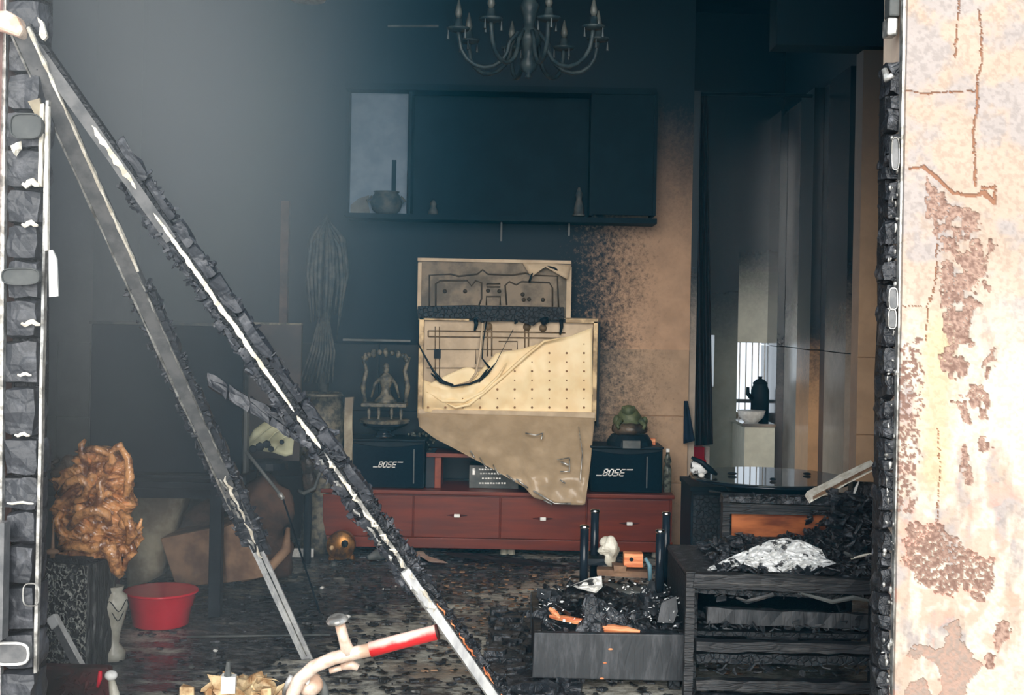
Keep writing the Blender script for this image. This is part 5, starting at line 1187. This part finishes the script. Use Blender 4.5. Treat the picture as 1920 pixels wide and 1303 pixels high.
MB().box((bx0, 4.34, 0), (bx0 + .02, 5.0, zt - .036), .002).build('side_board', 'char_dark', bn); MB().box((bx0 + .02, 4.36, .22), (bx1, 4.98, .235)).build('inner_shelf', 'char_dark', bn); 
for i, (u0, u1) in enumerate(((1400, 1495), (1498, 1560), (1563, 1614))):
    a = P(u0, 1191, 4.38); b = P(u1, 1194, 4.38)
    m = MB(); m.tube([a, a.lerp(b, .5) + Vector((0, 0, .003)), b], [.013, .016, .014], 8); tag(m.build('charred_roll', 'char_board', None, False), ('longest, leftmost of the three charred rolls inside the slatted crate', 'middle charred roll inside the slatted crate', 'right charred roll inside the slatted crate')[i], 'roll')
for i, (pts, lab) in enumerate(((((1500, 1112), (1560, 1128), (1600, 1120), (1640, 1128)), 'long peeling char strip on the crate front, right'), (((1380, 1120), (1400, 1128), (1450, 1114)), 'short peeling char strip on the crate front, left'))):
    MB().tube([P(u, v, 4.255) for u, v in pts], [.004, .008, .008, .003][:len(pts)], 6).build('peeling_strip', 'grey' if i == 0 else 'char_grain', bn)
m = MB(); rubble(m, 160, lambda: (R.uniform(bx0 + .03, bx1 - .02), R.uniform(4.27, 4.34), R.choice((.385, .27, .13)) + R.gauss(0, .008)), (.008, .026), .3)
rubble(m, 120, lambda: (R.uniform(bx0 + .03, bx1 - .02), R.uniform(4.36, 4.6), .24 + R.random() * .03), (.01, .035), .3)
o = m.build('char_flakes', 'char_board', bn); o['kind'] = 'stuff'
# ash paper pile
t = thing('white_ash_paper', 'fan of white burnt paper sheets on top of the slatted crate', 'paper', (P(1450, 1060, 4.6).x, 4.6, zt))
for i, (top, bot, Y) in enumerate((([(1325, 1066), (1380, 1040), (1440, 1015), (1500, 1012), (1540, 1030)], [(1327, 1070), (1380, 1062), (1440, 1058), (1500, 1062), (1550, 1050)], 4.55),
                                   ([(1400, 1040), (1450, 1030), (1520, 1040), (1562, 1052)], [(1395, 1058), (1440, 1072), (1510, 1074), (1568, 1056)], 4.46),
                                   ([(1440, 1014), (1475, 1008), (1530, 1026)], [(1446, 1030), (1490, 1036), (1545, 1042)], 4.60))):
    m = MB(); m.sheet(top, bot, 34, 12, lambda a, t_, u, v, Y=Y, i=i: Y - t_ * .07 + .06 * abs(noise.noise(Vector((u / 13, v / 7, i * 3.1)))), .004); m.build('sheet', 'ash', t, False)
m = MB()
xa_, xb_ = P(1335, 1000, 4.6).x, P(1645, 1000, 4.6).x
rubble(m, 520, lambda: (R.uniform(xa_, xb_), R.uniform(4.36, 5.0), zt - .012 + R.random() * .03), (.010, .04))
rubble(m, 60, lambda: tuple(P(R.uniform(1560, 1640), R.uniform(925, 1050), R.uniform(4.85, 5.0))), (.03, .075))
rubble(m, 220, lambda: tuple(P(R.uniform(1565, 1640), R.uniform(925, 1060), R.uniform(4.8, 4.95))), (.010, .035))
tag(m.build('burnt_debris', 'char', None, False), 'black burnt debris heaped on the slatted crate beside the post', 'debris', kind='stuff')
# armchair back
ay = 5.12
ac = thing('burnt_armchair', 'burnt wooden armchair back with a glowing orange unburnt panel', 'armchair', (P(1460, 1000, ay).x, ay + .1, 0))
def ab(u0, v0, u1, v1, Y, d_, mt, name, jit=.004, bevel=0): m = MB(); m.boxpx(u0, v0, u1, v1, Y, d_, jit); return m.build(name, mt, ac, bevel=bevel)
ab(1356, 932, 1600, 946, ay - .01, .06, 'char', 'top_rail', .006); ab(1362, 947, 1590, 964, ay, .05, 'char_grain', 'upper_slat')
ab(1372, 962, 1560, 1012, ay + .02, .02, 'orange_wood', 'seat_back_panel', .001); ab(1356, 1008, 1600, 1060, ay, .04, 'char_dark', 'lower_board')
ab(1354, 932, 1368, 1060, ay - .005, .05, 'char_grain', 'side_post', .002)
m = MB()
for i in range(60):
    u = 1370 + i * 3.6; v = 1010 - 6 * math.sin(i * .25) - (14 if u > 1510 else 0)
    rubble(m, 5, lambda: tuple(P(u, v + R.uniform(-5, 8), ay - .02)), (.008, .024))
rubble(m, 120, lambda: tuple(P(R.uniform(1358, 1598), 932 + R.uniform(-4, 5), ay + R.uniform(-.02, .03))), (.008, .024))
rubble(m, 90, lambda: tuple(P(R.uniform(1515, 1600), R.uniform(955, 1005), ay - .03)), (.008, .03))
o = m.build('char_crust', 'char', ac, False); o['kind'] = 'stuff'
x_ = P(1460, 1000, ay).x
MB().box((P(1358, 1000, ay).x, ay, 0), (P(1600, 1000, ay).x, ay + .35, P(1460, 1058, ay).z)).build('seat_box', 'char_dark', ac)
ab(1600, 905, 1660, 1075, ay - .12, .10, 'char', 'arm_block', .012)
ab(1588, 960, 1650, 1075, ay - .22, .08, 'char_dark', 'arm_block', .010)
# leaning plank
t = thing('leaning_plank', 'pale scorched plank leaning up to the right post above the armchair', 'plank', P(1575, 900, 4.95))
a = P(1515, 932, 4.98); b = P(1636, 872, 4.90); dv_ = (b - a).normalized()
m = MB(); m.bar(a, b, (0, .035, .010), (0.004, 0, .008), 10, .002); m.build('board', 'peel', t)
m = MB(); m.bar(a + Vector((.01, -.04, .002)), b + Vector((0, -.04, .004)), (0, .006, .003), (0, 0, .002), 16, .0015); m.build('splintered_edge', 'cardboard', t)
for (p0, p1, w_, mt, lab) in (((1600, 930), (1610, 903), .006, 'white', 'small white sliver under the leaning plank'), ((1594, 1048), (1645, 1036), .005, 'peel', 'pale splinter lying right of the white ash paper'), ((1582, 1035), (1600, 1046), .008, 'grey', 'grey splinter right of the white ash paper'), ((1535, 1066), (1570, 1054), .007, 'white', 'white strip at the right end of the ash paper')):
    Y = 4.66 if p0[1] > 1000 else 4.92
    tag(MB().tube([P(*p0, Y), P((p0[0] + p1[0]) / 2, (p0[1] + p1[1]) / 2 - 1, Y), P(*p1, Y)], [w_ * .6, w_, w_ * .5], 6).build('splinter', mt), lab, 'splinter')
m = MB()
for i in range(24): m.blob(P(R.uniform(1560, 1610), R.uniform(925, 948), 4.96), (R.uniform(.006, .014), .01, R.uniform(.004, .008)), .4, 30, 8, 6, i)
tag(m.build('ochre_crumbs', 'yellow', None, False), 'ochre crumbs where the leaning plank meets the armchair', 'debris', kind='stuff')

#@@FLOOR
# ================================================================== floor debris
def shards(n_, xr, yr, s_, mt, name, label, flat=.35, dens=None):
    m = MB()
    for i in range(n_):
        x = R.uniform(*xr); y = R.uniform(*yr)
        if dens and R.random() > dens(x, y): continue
        a = R.random() * 6.28; q = R.uniform(*s_); r2 = q * R.uniform(.3, .9); h = q * flat * R.random() + .002; c_, s2 = math.cos(a), math.sin(a); v = []
        for (px_, py_) in ((-q, -r2), (q, -r2 * .7), (q * .8, r2), (-q * .9, r2 * .8)):
            for z_ in (0, h): v.append((x + px_ * c_ - py_ * s2, y + px_ * s2 + py_ * c_, z_ + R.random() * h * .5))
        m.add(v, ((0, 2, 4, 6), (7, 5, 3, 1), (0, 1, 3, 2), (2, 3, 5, 4), (4, 5, 7, 6), (6, 7, 1, 0)))
    return tag(m.build(name, mt), label, 'debris', kind='stuff')
shards(1500, (-2.1, .95), (4.0, 7.1), (.004, .020), 'char', 'charred_fragments', 'charred fragments strewn over the wet floor')
shards(1100, (-.9, .9), (4.0, 6.8), (.005, .022), 'stump_side', 'ashy_fragments', 'greyish ashy fragments strewn in the middle of the floor')
shards(900, (-.05, .25), (4.3, 5.5), (.010, .04), 'char', 'piled_charcoal', 'pile of charcoal against the left side of the low table', .9)
shards(420, (-.3, 1.0), (4.6, 6.7), (.004, .014), 'cardboard', 'brown_crumbs', 'brown crumbs on the floor before the cabinet')
for (u, v, w_, mt, lab) in ((603, 1104, .014, 'white', 'white chip on the floor left of the beams crossing'), (640, 1156, .012, 'white', 'white chip right behind the mirror stem'), (652, 1158, .01, 'white', 'smaller white chip beside the mirror stem'), (963, 1174, .016, 'white', 'bright white chip left of the low table'),
                            (990, 1166, .02, 'yellow', 'yellowish chip at the edge of the charcoal pile'), (720, 1106, .008, 'white', 'tiny white chip left of the bare tube'), (728, 1114, .007, 'grey', 'tiny grey chip left of the bare tube'), (404, 1222, .01, 'white', 'tiny pale flake in front of the basin reflection'), (358, 1253, .012, 'grey', 'grey flake at lower left of the floor'), (362, 1096, .008, 'white', 'white dot behind the red basin'), (742, 1100, .006, 'silver', 'silvery fleck on the floor behind the right beam'), (625, 1062, .02, 'grey', 'grey stone on the floor below the brass drum')):
    p = FL(u, v); m = MB(); m.blob((p.x, p.y, w_ * .5), (w_, w_ * .8, w_ * .7), .4, 40, 7, 5, u); tag(m.build('pale_chip', mt), lab, 'chip')
m = MB(); m.sheet([(765, 1037), (792, 1032), (800, 1042), (832, 1052)], [(768, 1040), (790, 1044), (806, 1054), (840, 1056)], 10, 3, lambda a, t_, u, v: FL(u, v + 6, 0).y - .02 * t_, .003); tag(m.build('pink_paper', 'pinkwhite'), 'curled pinkish paper on the floor before the cabinet', 'paper')
m = MB(); m.tube([FL(690, 1046, .02), FL(705, 1040, .03), FL(735, 1042, .02)], [.012, .03, .012], 8); tag(m.build('grey_rag', 'grey', None, True), 'grey rag on the floor behind the right beam', 'rag')
m = MB(); m.sheet([(820, 1035), (900, 1038), (980, 1048), (1060, 1060)], [(850, 1044), (920, 1052), (990, 1060), (1062, 1064)], 20, 4, lambda a, t_, u, v: FL(u, v, .04).y, .006); tag(m.build('curved_burnt_board', 'char_grain', None, True), 'long curved burnt board lying along the cabinet foot', 'board')
m = MB(); m.tube([FL(350, 1194, .01), FL(480, 1192, .01), FL(620, 1190, .01)], .005, 6); tag(m.build('floor_cable', 'grey', None, True), 'thin grey cable lying across the floor right of the basin', 'cable')
#@@HAZE
# ================================================================== haze volume standing in for smoke and lens glare at the upper left
def haze():
    m = bpy.data.materials.new('thin_smoke_glare'); m.use_nodes = True; nt = m.node_tree; nt.nodes.clear(); E.nt = nt
    out = nt.nodes.new('ShaderNodeOutputMaterial'); vs = nt.nodes.new('ShaderNodeVolumeScatter'); nt.links.new(vs.outputs[0], out.inputs['Volume'])
    vs.inputs['Anisotropy'].default_value = -.45
    p, _ = pos()
    gx = 1 - step(p[0] , -1.9, .35); gz = E.m('MULTIPLY_ADD', step(p[2], .5, 2.5), .84, .16)
    dn = gx * gx * gz * HAZE + .003  # constant term adds a blue lift to the darks across the room
    nt.links.new(mixc(step(gx, .08, .75), (.08, .62, 1.0), (.82, .93, 1.0)).s, vs.inputs['Color'])
    nt.links.new(dn.s, vs.inputs['Density'])
    o = MB().box((-2.54, 2.75, .05), (1.88, 7.0, 3.12)).build('smoke_glare_haze', m)
    o['kind'] = 'stuff'; o['label'] = 'thin grey haze standing in for smoke and lens glare at the left'; o['category'] = 'smoke'
HAZE = .175
haze()
